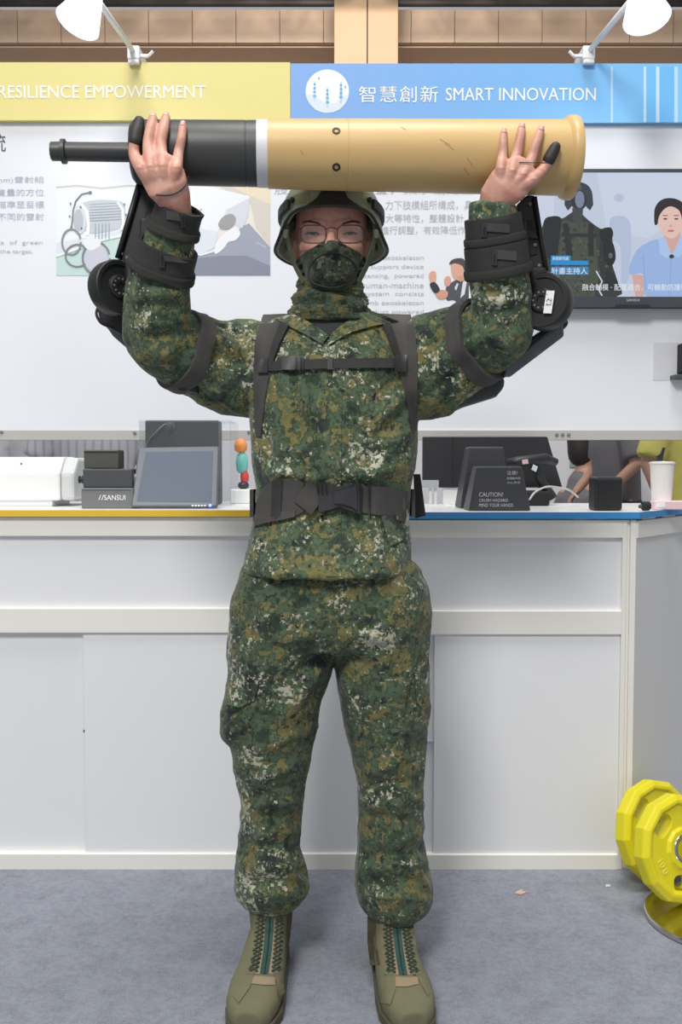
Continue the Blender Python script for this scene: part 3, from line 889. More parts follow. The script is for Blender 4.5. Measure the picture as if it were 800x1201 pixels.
t = simple_box('equipment_box', 'small dark grey box on top of the stack', 'box', b3, mat('charcoal_plastic', rgb(80, 80, 76), 0.5))
MB().box(b3[0] + 0.002, b3[1] - 0.002, b3[2] - 0.0012, b3[2], b3[5] - 0.008, b3[5] - 0.005).build('lid_seam', M_black, t)

# tilted monitor
tm = thing('tablet_monitor', 'dark grey monitor leaning back with a blue power light', 'monitor', W(205, 597, 2.64))
q = [W(153.5, 594.2, 2.61), W(255, 594.2, 2.61), W(257, 523, 2.69), W(162, 524.5, 2.69)]
nr = np.cross(q[1] - q[0], q[3] - q[0]); nr /= np.linalg.norm(nr)
_d = ray(257, 523); q[2] = CAM + _d * (np.dot(q[0] - CAM, nr) / np.dot(_d, nr))
if nr[1] > 0: nr = -nr
MB().prism(q, -nr * 0.012).build('case', mat('slate_plastic', rgb(92, 98, 106), 0.4), tm, bevel=0.004)
s_ = [W(160, 588, 2.6), W(248, 589, 2.6), W(250, 529, 2.68), W(171, 530, 2.68)]
def on_plane(u, v, off=0.0):
    d = ray(u, v); tt = np.dot(q[0] + nr * off - CAM, nr) / np.dot(d, nr); return CAM + d * tt
MB().prism([on_plane(160, 588, 0.0008), on_plane(248, 589, 0.0008), on_plane(250, 529, 0.0008), on_plane(171, 530, 0.0008)], -nr * 0.001).build('screen', mat('dim_lit_screen', rgb(70, 78, 90), 0.45, var=0.02, spec=0.25, emit=(rgb(110, 122, 140), 0.35)), tm)
for k_ in range(5):
    c = on_plane(226 + k_ * 3.6, 593, 0.001)
    MB().obox(c, (0.0028, 0, 0), (0, 0.0006, 0), (0, 0, 0.0022)).build('button', M_whiteink, tm)
MB().lathe(on_plane(246.5, 592.8, 0.0006), nr, [(0, 0.0045), (0.001, 0.004)], 12).build('power_light', mat('blue_led', rgb(70, 90, 255), 0.4, var=0, emit=(rgb(90, 110, 255), 4.0)), tm)
MB().prism([on_plane(190, 530, -0.012), on_plane(225, 530, -0.012), on_plane(225, 530, -0.012) * [1, 0, 0] + [0, 2.79, ZT + 0.002], on_plane(190, 530, -0.012) * [1, 0, 0] + [0, 2.79, ZT + 0.002]], (0, 0.006, 0.0)).build('stand', M_black, tm)
# black panel box behind it
b = pbox(170, 256, 493, 2.86, 2.95, ZT + 0.0005)
t = simple_box('control_box', 'tall black box with a round connector and cable behind the monitor', 'box', b, M_black, 0.004)
cc = W(200, 500, 2.86)
MB().lathe(cc, (0, -1, 0), [(0, 0.016), (0.004, 0.016), (0.004, 0.011), (0.014, 0.011), (0.015, 0.008), (0.026, 0.007)], 20).build('connector', M_dgrey, t, smooth=False)
MB().tube(smooth_pts if False else [p[0] for p in smooth_path([(cc + (0, -0.026, 0), 1), (cc + (-0.01, -0.045, 0.003), 1), (W(183, 507, 2.81), 1), (W(174, 518, 2.82), 1), (W(168, 535, 2.84), 1), (W(164, 560, 2.86), 1)], 5)], 0.0022, 8).build('cable', M_mgrey, t, smooth=True)
# clear acrylic cover
def glass_mat(name, tint, mixf=0.12):
    N = Nodes(name)
    tr = N.n('ShaderNodeBsdfTransparent'); tr.inputs[0].default_value = tint + (1,)
    mx = N.n('ShaderNodeMixShader'); mx.inputs[0].default_value = mixf
    N.b.inputs['Roughness'].default_value = 0.08
    no = N.n('ShaderNodeTexNoise', i_Scale=3.0)
    cr = N.n('ShaderNodeMix', data_type='RGBA'); cr.inputs[6].default_value = (0.85, 0.87, 0.9, 1); cr.inputs[7].default_value = (0.8, 0.82, 0.86, 1)
    N.l(no.outputs['Fac'], cr.inputs[0]); N.l(cr.outputs[2], N.b.inputs['Base Color'])
    N.l(tr.outputs[0], mx.inputs[1]); N.l(N.b.outputs[0], mx.inputs[2])
    N.l(mx.outputs[0], N.t.nodes['Material Output'].inputs[0])
    return N.m
M_acr = glass_mat('clear_acrylic', (0.93, 0.94, 0.95), 0.05)
ac = thing('acrylic_cover', 'clear acrylic cover standing around the black control box', 'cover', (W(262, 597, 2.84)[0], 2.88, ZT))
xa, xb, ya, yb2, za = W(163, 520, 2.82)[0], W(271, 520, 2.82)[0], 2.82, 3.02, W(0, 494, 2.82)[2]
for bx_ in ((xa, xb, ya, ya + 0.004, ZT + .0005, za), (xb - 0.004, xb, ya + 0.004, yb2, ZT + .0005, za), (xa, xa + 0.004, ya + 0.004, yb2, ZT + .0005, za), (xa, xb, ya, yb2, za, za + 0.004)):
    MB().box(*bx_).build('pane', M_acr, ac)
# white card box and coloured figurine further back
wb = simple_box('card_box', 'small white box under the colourful figurine', 'box', pbox(270, 300, 574, 2.94, 3.06, ZT + 0.0005), M_white)
fg = thing('figurine', 'orange, teal and red figurine on a small white box', 'figurine', W(283, 574, 3.0))
zf = pbox(270, 300, 574, 2.94, 3.06, ZT)[5] + 0.0005
cx_ = W(284, 560, 3.0)[0]
for nm, z_, r_, h_, c_, dx in (('base', 0.012, 0.018, 0.012, (60, 62, 66), 0.004), ('skirt', 0.04, 0.014, 0.022, (206, 78, 72), 0.008), ('body', 0.085, 0.02, 0.035, (120, 196, 184), 0.0), ('head', 0.138, 0.021, 0.022, (240, 150, 80), -0.004)):
    MB().lathe((cx_ + dx, 3.0, zf + z_ - h_), (0, 0, 1), [(0, r_ * 0.5), (h_ * 0.3, r_ * 0.9), (h_, r_), (h_ * 1.6, r_ * 0.8), (h_ * 2.0, r_ * 0.3)], 16).build(nm, mat('figurine_' + nm, rgb(*c_), 0.5), fg, smooth=True)

# caution devices
def caution(label, pts, Y0, Y1, tb, zb):
    t = thing('sensor_stand', label, 'sensor', (W((pts[0][0] + pts[1][0]) / 2, 590, Y0)[0], (Y0 + Y1) / 2, zb))
    P4 = [W(u, v, Y0) for u, v in pts]
    for p in P4[:2]: p[2] = zb + 0.0005
    cxm = (P4[0][0] + P4[1][0]) / 2
    back = []
    for i, p in enumerate(P4):
        back.append(np.array([cxm + (p[0] - cxm) * (1.04 if i < 2 else 1.0), Y1 if i < 2 else Y1 - tb, p[2]]))
    top = [P4[2] + (0, tb, 0), P4[3] + (0, tb, 0)]
    F = [P4[0], P4[1], top[0], top[1]]
    mb = MB(); mb.add(F + back, [(0, 1, 2, 3), (5, 4, 7, 6), (0, 3, 7, 4), (1, 5, 6, 2), (3, 2, 6, 7), (0, 4, 5, 1)])
    mb.build('body', mat('black_satin_plastic', rgb(62, 63, 67), 0.38), t, bevel=0.004)
    def pl(u, v, off):
        n_ = np.cross(F[1] - F[0], F[3] - F[0]); n_ /= np.linalg.norm(n_); n_ = n_ if n_[1] < 0 else -n_
        d = ray(u, v); return CAM + d * (np.dot(F[0] + n_ * off - CAM, n_) / np.dot(d, n_))
    return t, pl
t, pl = caution('black trapezoid sensor stand without lettering behind the caution one', [(540, 598), (597, 598), (592, 524), (551, 524)], 2.74, 2.86, 0.015, ZR)
t, pl = caution('black trapezoid sensor stand with white CAUTION lettering', [(550, 599), (622.5, 599), (613, 547), (559.5, 547)], 2.60, 2.70, 0.01, ZR)
def text_on(parent, body, u0, u1, v0, v1):
    V, F = text_mesh(body); lo, hi = V.min(0), V.max(0)
    out = [pl(u0 + (p[0] - lo[0]) / (hi[0] - lo[0]) * (u1 - u0), v1 + (p[1] - lo[1]) / (hi[1] - lo[1]) * (v0 - v1), 0.0006) for p in V]
    mesh_obj('lettering', out, F, M_whiteink, parent)
text_on(t, 'CAUTION!', 562, 590, 577.5, 582.5); text_on(t, 'CRUSH HAZARD', 562, 596, 585, 588.5); text_on(t, 'MIND YOUR HANDS', 562, 602, 590.5, 594.5)
text_on(t, '注意!', 594.5, 607, 552, 557); text_on(t, '設備動作時', 594.5, 610.5, 559.5, 562.5); text_on(t, '小心夾手', 594.5, 610.5, 564.5, 567.5)

# black display lying behind, with label
dp = thing('display_panel', 'large black display panel standing behind the sensor stands', 'display', (W(575, 580, 3.04)[0], 3.05, ZR))
xx0, xx1 = W(496, 540, 3.02)[0], W(655, 540, 3.02)[0]
zz0, zz1 = W(0, 572, 3.02)[2], W(0, 512, 3.02)[2]
MB().prism([(xx0, 3.02, zz0), (W(667, 0, 3.02)[0], 3.02, zz0), (W(648, 0, 3.02)[0], 3.02, zz1), (xx0, 3.02, zz1)], (0, 0.03, 0)).build('panel', M_black, dp, bevel=0.003)
MB().box(W(534, 0, 3.02)[0], W(535, 0, 3.02)[0], 3.017, 3.02, zz0, zz1).build('seam', M_blackm, dp)
MB().box(W(498, 0, 3.01)[0], W(518, 0, 3.01)[0], 3.016, 3.019, W(0, 572, 3.02)[2], W(0, 563, 3.02)[2]).build('label_sticker', mat('pale_label', rgb(168, 172, 178), 0.5), dp)
for u in (508, 514, 640): MB().box(W(u, 0, 3.03)[0] - 0.004, W(u, 0, 3.03)[0] + 0.004, 3.03, 3.045, ZR + .0005, zz0).build('leg', M_white, dp)
MB().box(W(523, 0, 3.03)[0], W(545, 0, 3.03)[0], 3.03, 3.045, ZR + .0005, zz0).build('foot', M_white, dp)
rb = thing('folded_bracket', 'black jointed arm with white and pink stickers beside the caution stand', 'arm', (W(625, 590, 2.93)[0], 2.92, ZR))
MB().tube([W(594, 543, 2.9), W(610, 541, 2.9), W(640, 538, 2.92), W(652, 542, 2.94)], [0.012, 0.016, 0.017, 0.012], 12).build('arm', M_black, rb, smooth=True)
MB().tube([W(626, 546, 2.92), W(632, 560, 2.93), W(648, 584, 2.94)], [0.012, 0.014, 0.016], 12).build('arm', M_black, rb, smooth=True)
mbx = MB(); mbx.box(W(604, 0, 2.9)[0], W(652, 0, 2.9)[0], 2.90, 2.99, ZR + .0005, W(0, 576, 2.9)[2]); mbx.build('base', M_blackm, rb, bevel=0.006)
MB().obox(W(616, 541.5, 2.88), (0.009, 0, 0.001), (0, 0.002, 0), (-0.001, 0, 0.007)).build('sticker', mat('pink_sticker', rgb(214, 180, 186), 0.5), rb)
MB().obox(W(627, 549, 2.895), (0.007, 0, -0.004), (0, 0.002, 0), (0.003, 0, 0.008)).build('sticker', mat('white_sticker', rgb(206, 210, 220), 0.5), rb)
cb = MB().tube([p[0] for p in smooth_path([(W(621, 586, 2.74), 1), (W(628, 577, 2.76), 1), (W(641, 571, 2.78), 1), (W(655, 572, 2.8), 1), (W(668, 575, 2.84), 1), (W(678, 583, 2.9), 1)], 6)], 0.003, 8).build('cable', mat('pale_cable', rgb(206, 206, 204), 0.5), smooth=True)
tag(cb, 'pale grey cable arching over the worktop beside the caution stand', 'cable')

# small speaker
b = pbox(698, 731, 559.5, 2.61, 2.68, ZR + 0.0005)
sp_ = simple_box('speaker', 'small black cube speaker on the blue edged worktop', 'speaker', b, M_black, 0.007)
MB().box(b[0] + 0.007, b[1] - 0.005, b[2] - 0.002, b[2], b[4] + 0.006, b[5] - 0.008).build('grille', M_blackm, sp_, bevel=0.001)
# black dial
kd = W(759, 598, 2.60)
t = thing('dial_knob', 'small black ribbed knob lying beside the paper cup', 'knob', (kd[0], 2.61, ZR))
MB().lathe((kd[0] - 0.012, 2.61, ZR + 0.0135), (1, 0.1, 0), [(0, 0.009), (0.004, 0.013), (0.02, 0.013), (0.024, 0.01)], 14).build('ribbed_cap', M_blackm, t)
MB().lathe((kd[0] - 0.019, 2.61, ZR + 0.012), (1, 0.1, 0), [(0, 0.005), (0.008, 0.006)], 10).build('stem', M_dgrey, t)
# white paper cup with black spoon
cpx = W(776, 590, 2.72)[0]
t = thing('paper_cup', 'tall white paper cup with a dark lid tab on the blue edged worktop', 'cup', (cpx, 2.72, ZR))
zt_ = W(0, 544, 2.72)[2]
MB().lathe((cpx, 2.72, ZR + 0.0005), (0, 0, 1), [(0, 0.026), (0.002, 0.027), (zt_ - ZR - 0.003, 0.034), (zt_ - ZR, 0.036)], 28).build('cup', mat('white_paper', rgb(240, 238, 232), 0.6, var=0.02), t, smooth=False)
MB().lathe((cpx, 2.72, zt_), (0, 0, 1), [(0, 0.037), (0.004, 0.037), (0.006, 0.03), (0.008, 0.0)], 28).build('lid', mat('white_lid', rgb(232, 230, 226), 0.4), t)
MB().prism([W(772, 543, 2.715), W(777, 543, 2.715), W(778, 535, 2.715), W(780.5, 525, 2.715), W(778, 525, 2.715), W(775.5, 532, 2.715), W(771, 535, 2.715)], (0, 0.01, 0)).build('straw', M_black, t)
# pink box
b = pbox(768, 812, 587.5, 2.66, 2.70, ZR + 0.0005)
t = simple_box('pink_case', 'flat pale pink translucent case in front of the paper cup', 'case', b, mat('pale_pink_plastic', rgb(240, 208, 212), 0.3))
MB().box(b[0] + 0.004, b[0] + 0.03, b[2] - 0.001, b[2], b[4] + 0.008, b[5] - 0.004).build('label', M_whiteink, t)

# ------------------------------------------------------------------ weight plates and steel base
M_yel = mat('yellow_urethane', rgb(226, 214, 30), 0.38, var=0.05, scale=18, bump=0.12, bscale=160)
def plate_mesh(R, T):
    """dodecagonal grip plate, axis along local Y, holes cut through"""
    mb = MB()
    H = T / 2
    rot = (0, 0, 1)
    mb.lathe((0, 0, 0), (0, -1, 0), [(-H, 0.03), (-H, R * 0.9), (-H + 0.008, R * 0.985), (-0.012, R), (0.012, R), (H - 0.008, R * 0.985), (H, R * 0.9), (H, R * 0.84), (H - 0.008, R * 0.79), (H - 0.008, R * 0.40), (H, R * 0.36), (H, 0.028)], 12)
    me = bpy.data.meshes.new('p'); me.from_pydata(mb.v, [], mb.f); fix_normals(me)
    o = bpy.data.objects.new('p', me); COL.objects.link(o)
    cm = MB()
    for a in (2.25, 4.55, 0.25):
        pts = []
        rm = R * 0.61
        for j in range(20):
            th = 2 * PI * j / 20
            du = 0.032 * math.copysign(abs(math.cos(th)) ** 0.7, math.cos(th)); dv = 0.019 * math.copysign(abs(math.sin(th)) ** 0.7, math.sin(th))
            pts.append((math.cos(a) * (rm + dv) - math.sin(a) * du, -0.1, math.sin(a) * (rm + dv) + math.cos(a) * du))
        cm.prism(pts, (0, 0.2, 0))
    cm.lathe((0, -0.1, 0), (0, 1, 0), [(0, 0.0262), (0.2, 0.0262)], 24)
    c = bpy.data.meshes.new('c'); c.from_pydata(cm.v, [], cm.f); fix_normals(c)
    co = bpy.data.objects.new('c', c); COL.objects.link(co)
    bo = o.modifiers.new('b', 'BOOLEAN'); bo.object = co; bo.operation = 'DIFFERENCE'; bo.solver = 'EXACT'
    bv = o.modifiers.new('v', 'BEVEL'); bv.width = 0.003; bv.segments = 2; bv.limit_method = 'ANGLE'; bv.angle_limit = math.radians(25)
    bpy.context.view_layer.update()
    m2 = bpy.data.meshes.new_from_object(o.evaluated_get(bpy.context.evaluated_depsgraph_get()))
    bpy.data.objects.remove(o); bpy.data.objects.remove(co)
    m2.materials.clear(); m2.materials.append(M_yel)
    return m2
RP, TP = 0.134, 0.05
pmesh = plate_mesh(RP, TP)
hub = MB(); hub.lathe((0, TP / 2 + 0.001, 0), (0, -1, 0), [(0, 0.0262), (TP + 0.002, 0.0262), (TP + 0.003, 0.033), (TP + 0.001, 0.036), (TP - 0.004, 0.036), (TP - 0.004, 0.0265)], 28, ends=False)
V_, F_ = text_mesh('10.0')
tv_ = []
lo, hi = V_.min(0), V_.max(0)
for p in V_:
    s = 0.036 / (hi[0] - lo[0])
    lx, lz = (p[0] - (lo[0] + hi[0]) / 2) * s, (p[1] - (lo[1] + hi[1]) / 2) * s
    a = math.radians(203); rr0 = RP * 0.6
    # text runs along the arc, baseline towards the rim
    px, pz = math.cos(a) * (rr0 - lz) - math.sin(a) * lx, math.sin(a) * (rr0 - lz) + math.cos(a) * lx
    tv_.append((px, -TP / 2 + 0.0068 - p[2] * 0.2, pz))
def plate(label, c, yaw, lean, roll):
    t = thing('weight_plate', label, 'weight plate', c, 'yellow weight plates leaning on the counter')
    rot = Matrix.Rotation(yaw, 4, 'Z') @ Matrix.Rotation(-lean, 4, 'X') @ Matrix.Rotation(roll, 4, 'Y')
    t.rotation_euler = rot.to_euler()
    o = bpy.data.objects.new('plate', pmesh); COL.objects.link(o); o.parent = t; ORG[o.name] = np.zeros(3)
    for nm, vv, ff, mm in (('hub_ring', hub.v, hub.f, M_chrome), ('lettering', tv_, F_, mat('yellow_raised_lettering', rgb(238, 230, 90), 0.4))):
        me = bpy.data.meshes.new(nm); me.from_pydata([tuple(p) for p in vv], [], ff); fix_normals(me); me.materials.append(mm)
        h = bpy.data.objects.new(nm, me); COL.objects.link(h); h.parent = t; ORG[h.name] = np.zeros(3)
        if nm == 'hub_ring':
            for p in me.polygons: p.use_smooth = True
    return t
lean = math.radians(13)
yA = 2.485; pa = W(768, 983, yA)
plate('yellow weight plate standing nearest the counter corner, behind another plate', (pa[0], yA, 0.0008 + RP * math.cos(lean) + TP / 2 * math.sin(lean)), math.radians(30), lean, 0.0)
yB = 2.335; pb = W(795, 1000, yB)
plate('front yellow weight plate standing on the steel base', (pb[0], yB, 0.0155 + RP * math.cos(lean) + TP / 2 * math.sin(lean)), math.radians(26), lean, 0.0)
dc = WZ(845, 1080, 0.0)
t = thing('stand_base', 'round polished steel base on the carpet below the weight plates', 'base', (dc[0], dc[1], 0))
MB().lathe((dc[0], dc[1], 0.001), (0, 0, 1), [(0, 0.178), (0.002, 0.18), (0.011, 0.18), (0.014, 0.177), (0.0145, 0.03), (0.03, 0.028), (0.032, 0.02)], 64).build('disc', M_chrome, t, auto=30, smooth=True)
MB().lathe((dc[0], dc[1], 0.03), (0, 0, 1), [(0, 0.019), (0.9, 0.019), (0.905, 0.012)], 24).build('pole', M_chrome, t, auto=30, smooth=True)
# scrap on the carpet
sc = WZ(610, 1047, 0)
MB().prism([sc + (-0.016, -0.008, 0.001), sc + (0.0, -0.014, 0.001), sc + (0.018, -0.002, 0.001), sc + (0.006, 0.002, 0.001), sc + (0.012, 0.014, 0.001), sc + (-0.004, 0.006, 0.001)], (0, 0, 0.002)).build('paper_scrap', mat('orange_scrap', rgb(206, 176, 160), 0.7))
tag(bpy.data.objects['paper_scrap'], 'small pale orange paper scrap on the carpet before the counter', 'scrap')
sc = WZ(713, 1040, 0)
tag(MB().prism([sc + (-0.008, -0.006, 0.001), sc + (0.006, -0.004, 0.001), sc + (0.008, 0.006, 0.001), sc + (-0.003, 0.008, 0.001)], (0, 0, 0.002)).build('paper_fragment', mat('white_scrap', rgb(210, 206, 200), 0.7)), 'tiny pale paper fragment on the carpet beside the yellow plates', 'scrap')

# ------------------------------------------------------------------ neighbouring booth seen through the gap
M_part = mat('pale_partition', rgb(224, 224, 228), 0.6, var=0.02)
YN = 6.6
pt = tag(MB().box(-4.2, 4.2, YN, YN + 0.05, 0, 2.3).build('wall_neighbour', M_part), 'pale partition of the neighbouring booth', None, None, 'structure')
fp = thing('picture_frame', 'purple framed picture on the partition behind the counter', 'picture', W(685, 525, YN - 0.02))
p0, p1 = W(674, 531, YN - 0.02), W(696, 508, YN - 0.02)
MB().box(p0[0], p1[0], YN - 0.025, YN - 0.001, p0[2], p1[2]).build('frame', mat('purple_frame', rgb(120, 88, 150), 0.5), fp)
MB().box(p0[0] + 0.03, p1[0] - 0.03, YN - 0.027, YN - 0.025, p0[2] + 0.03, p1[2] - 0.03).build('print', mat('lilac_print', rgb(190, 176, 210), 0.5), fp)
p0, p1 = W(669, 548, YN - 0.02), W(684, 536, YN - 0.02)
tag(MB().box(p0[0], p1[0], YN - 0.012, YN - 0.001, p0[2], p1[2]).build('green_notice', mat('green_print', rgb(140, 170, 140), 0.6, var=0.3, scale=20)), 'small green notice on the partition below the purple picture', 'notice')

def cloth_mat(name, c, rough=0.85, stripes=False):
    if name in MATS: return MATS[name]
    if not stripes:
        return mat(name, c, rough, var=0.12, scale=14, bump=0.25, bscale=300)
    N = Nodes(name); tc = N.n('ShaderNodeTexCoord')
    w = N.n('ShaderNodeTexWave', i_Scale=9.0, i_Distortion=0.6); w.bands_direction = 'X'
    N.l(tc.outputs['Object'], w.inputs['Vector'])
    r = N.n('ShaderNodeValToRGB'); r.color_ramp.elements[0].color = tuple(x * 0.75 for x in c) + (1,); r.color_ramp.elements[1].color = tuple(c) + (1,)
    r.color_ramp.elements[0].position = 0.05; r.color_ramp.elements[1].position = 0.4
    N.l(w.outputs['Fac'], r.inputs[0]); N.l(r.outputs[0], N.b.inputs['Base Color']); N.b.inputs['Roughness'].default_value = rough
    MATS[name] = N.m; return N.m
M_skin2 = mat('bystander_skin', rgb(206, 160, 138), 0.55, var=0.08, scale=12)
M_hair2 = mat('bystander_hair', rgb(42, 36, 36), 0.6, var=0.2, scale=60, bump=0.4)
def bystander(label, base, yaw, shirt, trous, sit=0.0, arm=0, scale=1.0, lean=0.0):
    """a standing (or seated) visitor; modest detail, continuous body with clothes over it"""
    def J(x, y, z):
        z2 = z
        y2 = y - lean * max(0, z - 0.95)
        return np.array([x, y2, z2])
    hip = 0.92 - sit
    body = MB(); sh = MB(); tr = MB()
    hz = hip + 0.64
    # head, neck, core
    hd = [(J(0, -0.01, hz + 0.03), 0.05, 0.06), (J(0, -0.015, hz + 0.08), 0.068, 0.085), (J(0, -0.01, hz + 0.15), 0.077, 0.098), (J(0, 0, hz + 0.2), 0.07, 0.09), (J(0, 0.005, hz + 0.235), 0.04, 0.05)]
    capsule(body, hd, 16, (0, 1, 0))
    body.lathe(J(0, -0.1, hz + 0.1), (0, -1, -0.4), [(-0.02, 0.02), (0.01, 0.014), (0.022, 0.005)], 8)
    for s in (-1, 1):
        body.lathe(J(s * 0.076, 0.0, hz + 0.12), (s, 0.2, 0), [(-0.01, 0.02), (0.006, 0.026), (0.014, 0.015)], 8)
    capsule(body, [(J(0, 0.0, hz - 0.1), 0.06, 0.06), (J(0, -0.005, hz), 0.05, 0.055), (J(0, -0.01, hz + 0.06), 0.05, 0.055)], 14, (0, 1, 0))
    capsule(body, [(J(0, 0, hip), 0.14, 0.09), (J(0, 0, hip + 0.25), 0.13, 0.09), (J(0, 0, hip + 0.5), 0.15, 0.08)], 16, (0, 1, 0))
    capsule(sh, [(J(0, 0, hip - 0.06), 0.17, 0.12), (J(0, 0, hip + 0.1), 0.165, 0.12), (J(0, 0, hip + 0.3), 0.175, 0.125), (J(0, 0.005, hip + 0.45), 0.18, 0.11), (J(0, 0.01, hip + 0.53), 0.11, 0.08)], 20, (0, 1, 0))
    for s in (-1, 1):
        S0 = J(s * 0.17, 0.01, hip + 0.47)
        E_ = J(s * 0.25, 0.02 - 0.04 * arm, hip + 0.2)
        Wr = J(s * 0.22, -0.06 - 0.2 * arm, hip + 0.0 + 0.2 * arm)
        Ht = J(s * 0.21, -0.1 - 0.26 * arm, hip - 0.08 + 0.24 * arm)
        capsule(body, [(S0, 0.045, 0.045), (E_, 0.038, 0.038), (Wr, 0.027, 0.027), (Wr * 0.6 + Ht * 0.4, 0.032, 0.022)], 12, (0, 1, 0.1))
        for q in range(4):
            o_ = np.array([0.022 - 0.015 * q, 0, 0]) * s
            capsule(body, [(Wr * 0.55 + Ht * 0.45 + o_ * 0.8, 0.010, 0.009), (Ht + o_ + (0, -0.01 * arm, -0.015), 0.009, 0.009), (Ht + o_ + (0, -0.02 * arm, -0.045), 0.008, 0.008)], 8, (0, 1, 0.1))
        capsule(body, [(Wr * 0.8 + Ht * 0.2, 0.011, 0.011), (Wr * 0.5 + Ht * 0.5 + (-s * 0.035, -0.01, 0), 0.010, 0.010), (Ht + (-s * 0.045, -0.012, 0.0), 0.008, 0.008)], 8, (0, 1, 0.1))
        capsule(sh, [(S0 + (-s * 0.04, 0, -0.01), 0.07, 0.075), (S0 * 0.6 + E_ * 0.4, 0.066, 0.07), (S0 * 0.1 + E_ * 0.9, 0.068, 0.066)], 14, (0, 1, 0.1), round_ends=False)
        H0 = J(s * 0.09, 0.0, hip)
        if sit:
            K = np.array([s * 0.12, -0.40, 0.46]); A = np.array([s * 0.12, -0.38, 0.09])
        else:
            K = np.array([s * 0.10, -0.01, 0.5]); A = np.array([s * 0.11, 0.01, 0.09])
        capsule(body, [(H0, 0.08, 0.08), (K, 0.052, 0.055), (A, 0.036, 0.04), (A + (0, -0.02, -0.05), 0.04, 0.045)], 12, (0, 1, 0.2))
        capsule(tr, [(H0, 0.095, 0.105), (K, 0.072, 0.076), (A + (0, 0, 0.0), 0.062, 0.066)], 14, (0, 1, 0.2), round_ends=False)
        sho = MB(); capsule(sho, [(np.array([A[0], A[1] + 0.05, 0.042]), 0.036, 0.042), (np.array([A[0], A[1] - 0.05, 0.045]), 0.042, 0.044), (np.array([A[0], A[1] - 0.17, 0.034]), 0.042, 0.032)], 12, (0, 0, 1))
        for i_, p in enumerate(sho.v): sho.v[i_] = (p[0], p[1], max(p[2], 0.001))
        if s == -1: shoes = [sho]
        else: shoes.append(sho)
    capsule(tr, [(J(0, 0, hip + 0.06), 0.15, 0.11), (J(0, 0, hip - 0.05), 0.165, 0.12)], 18, (0, 1, 0))
    t = thing('person', label, 'person', (base[0], base[1], 0))
    t.rotation_euler = (0, 0, yaw); t.scale = (scale,) * 3
    ORG['__zero'] = np.zeros(3)
    def add(nm, mb, m, vx, sm=3, remesh=True):
        if remesh: V, F, _ = voxel(mb, vx, sm)
        else: V, F = mb.v, mb.f
        me = bpy.data.meshes.new(nm); me.from_pydata([tuple(p) for p in V], [], F); me.materials.append(m)
        for p in me.polygons: p.use_smooth = True
        o = bpy.data.objects.new(nm, me); COL.objects.link(o); o.parent = t; ORG[o.name] = np.zeros(3)
    add('body', body, M_skin2, 0.008, 2); add('shirt', sh, shirt, 0.013, 3); add('trousers', tr, trous, 0.013, 3)
    for q in shoes: add('shoe', q, M_blackm, 0, 0, False)
    hr = MB(); capsule(hr, [(J(0, 0.022, hz + 0.1), 0.076, 0.088), (J(0, 0.015, hz + 0.17), 0.083, 0.1), (J(0, 0.008, hz + 0.215), 0.072, 0.09)], 16, (0, 1, 0))
    add('hair', hr, M_hair2, 0, 0, False)
    return t
def foot(u, Y): return (W(u, 545, Y)[0], Y)
BW = cloth_mat('white_shirt_cloth', rgb(232, 230, 232)); BST = cloth_mat('striped_shirt_cloth', rgb(226, 228, 234), stripes=True)
BG = cloth_mat('grey_tshirt_cloth', rgb(124, 122, 126)); BY = cloth_mat('yellow_shirt_cloth', rgb(226, 218, 120)); BJ = cloth_mat('dark_trouser_cloth', rgb(62, 66, 80)); BL = cloth_mat('lilac_shirt_cloth', rgb(206, 208, 220))
bystander('visitor in a pale lilac shirt at the far left behind the wall', foot(-2, 5.6), 0.3, BL, BJ)
bystander('visitor in a white shirt behind the white instrument housing', foot(52, 4.7), 2.9, BW, BJ, arm=0.3)
bystander('visitor in a finely striped shirt behind the small dark grey boxes', foot(112, 4.1), 0.2, BST, BJ)
bystander('visitor in a grey T-shirt standing side-on behind the cube speaker', foot(725, 5.2), -1.45, BG, BJ, arm=0.35, lean=0.08)
bystander('visitor in a white shirt between the grey and the yellow shirts', foot(768, 5.9), 2.2, BW, BJ)
bystander('visitor in a yellow shirt behind the paper cup', foot(815, 4.3), 0.4, BY, BJ)
bystander('seated visitor in grey far behind the cube speaker', foot(684, 6.1), 2.0, BG, BJ, sit=0.47)
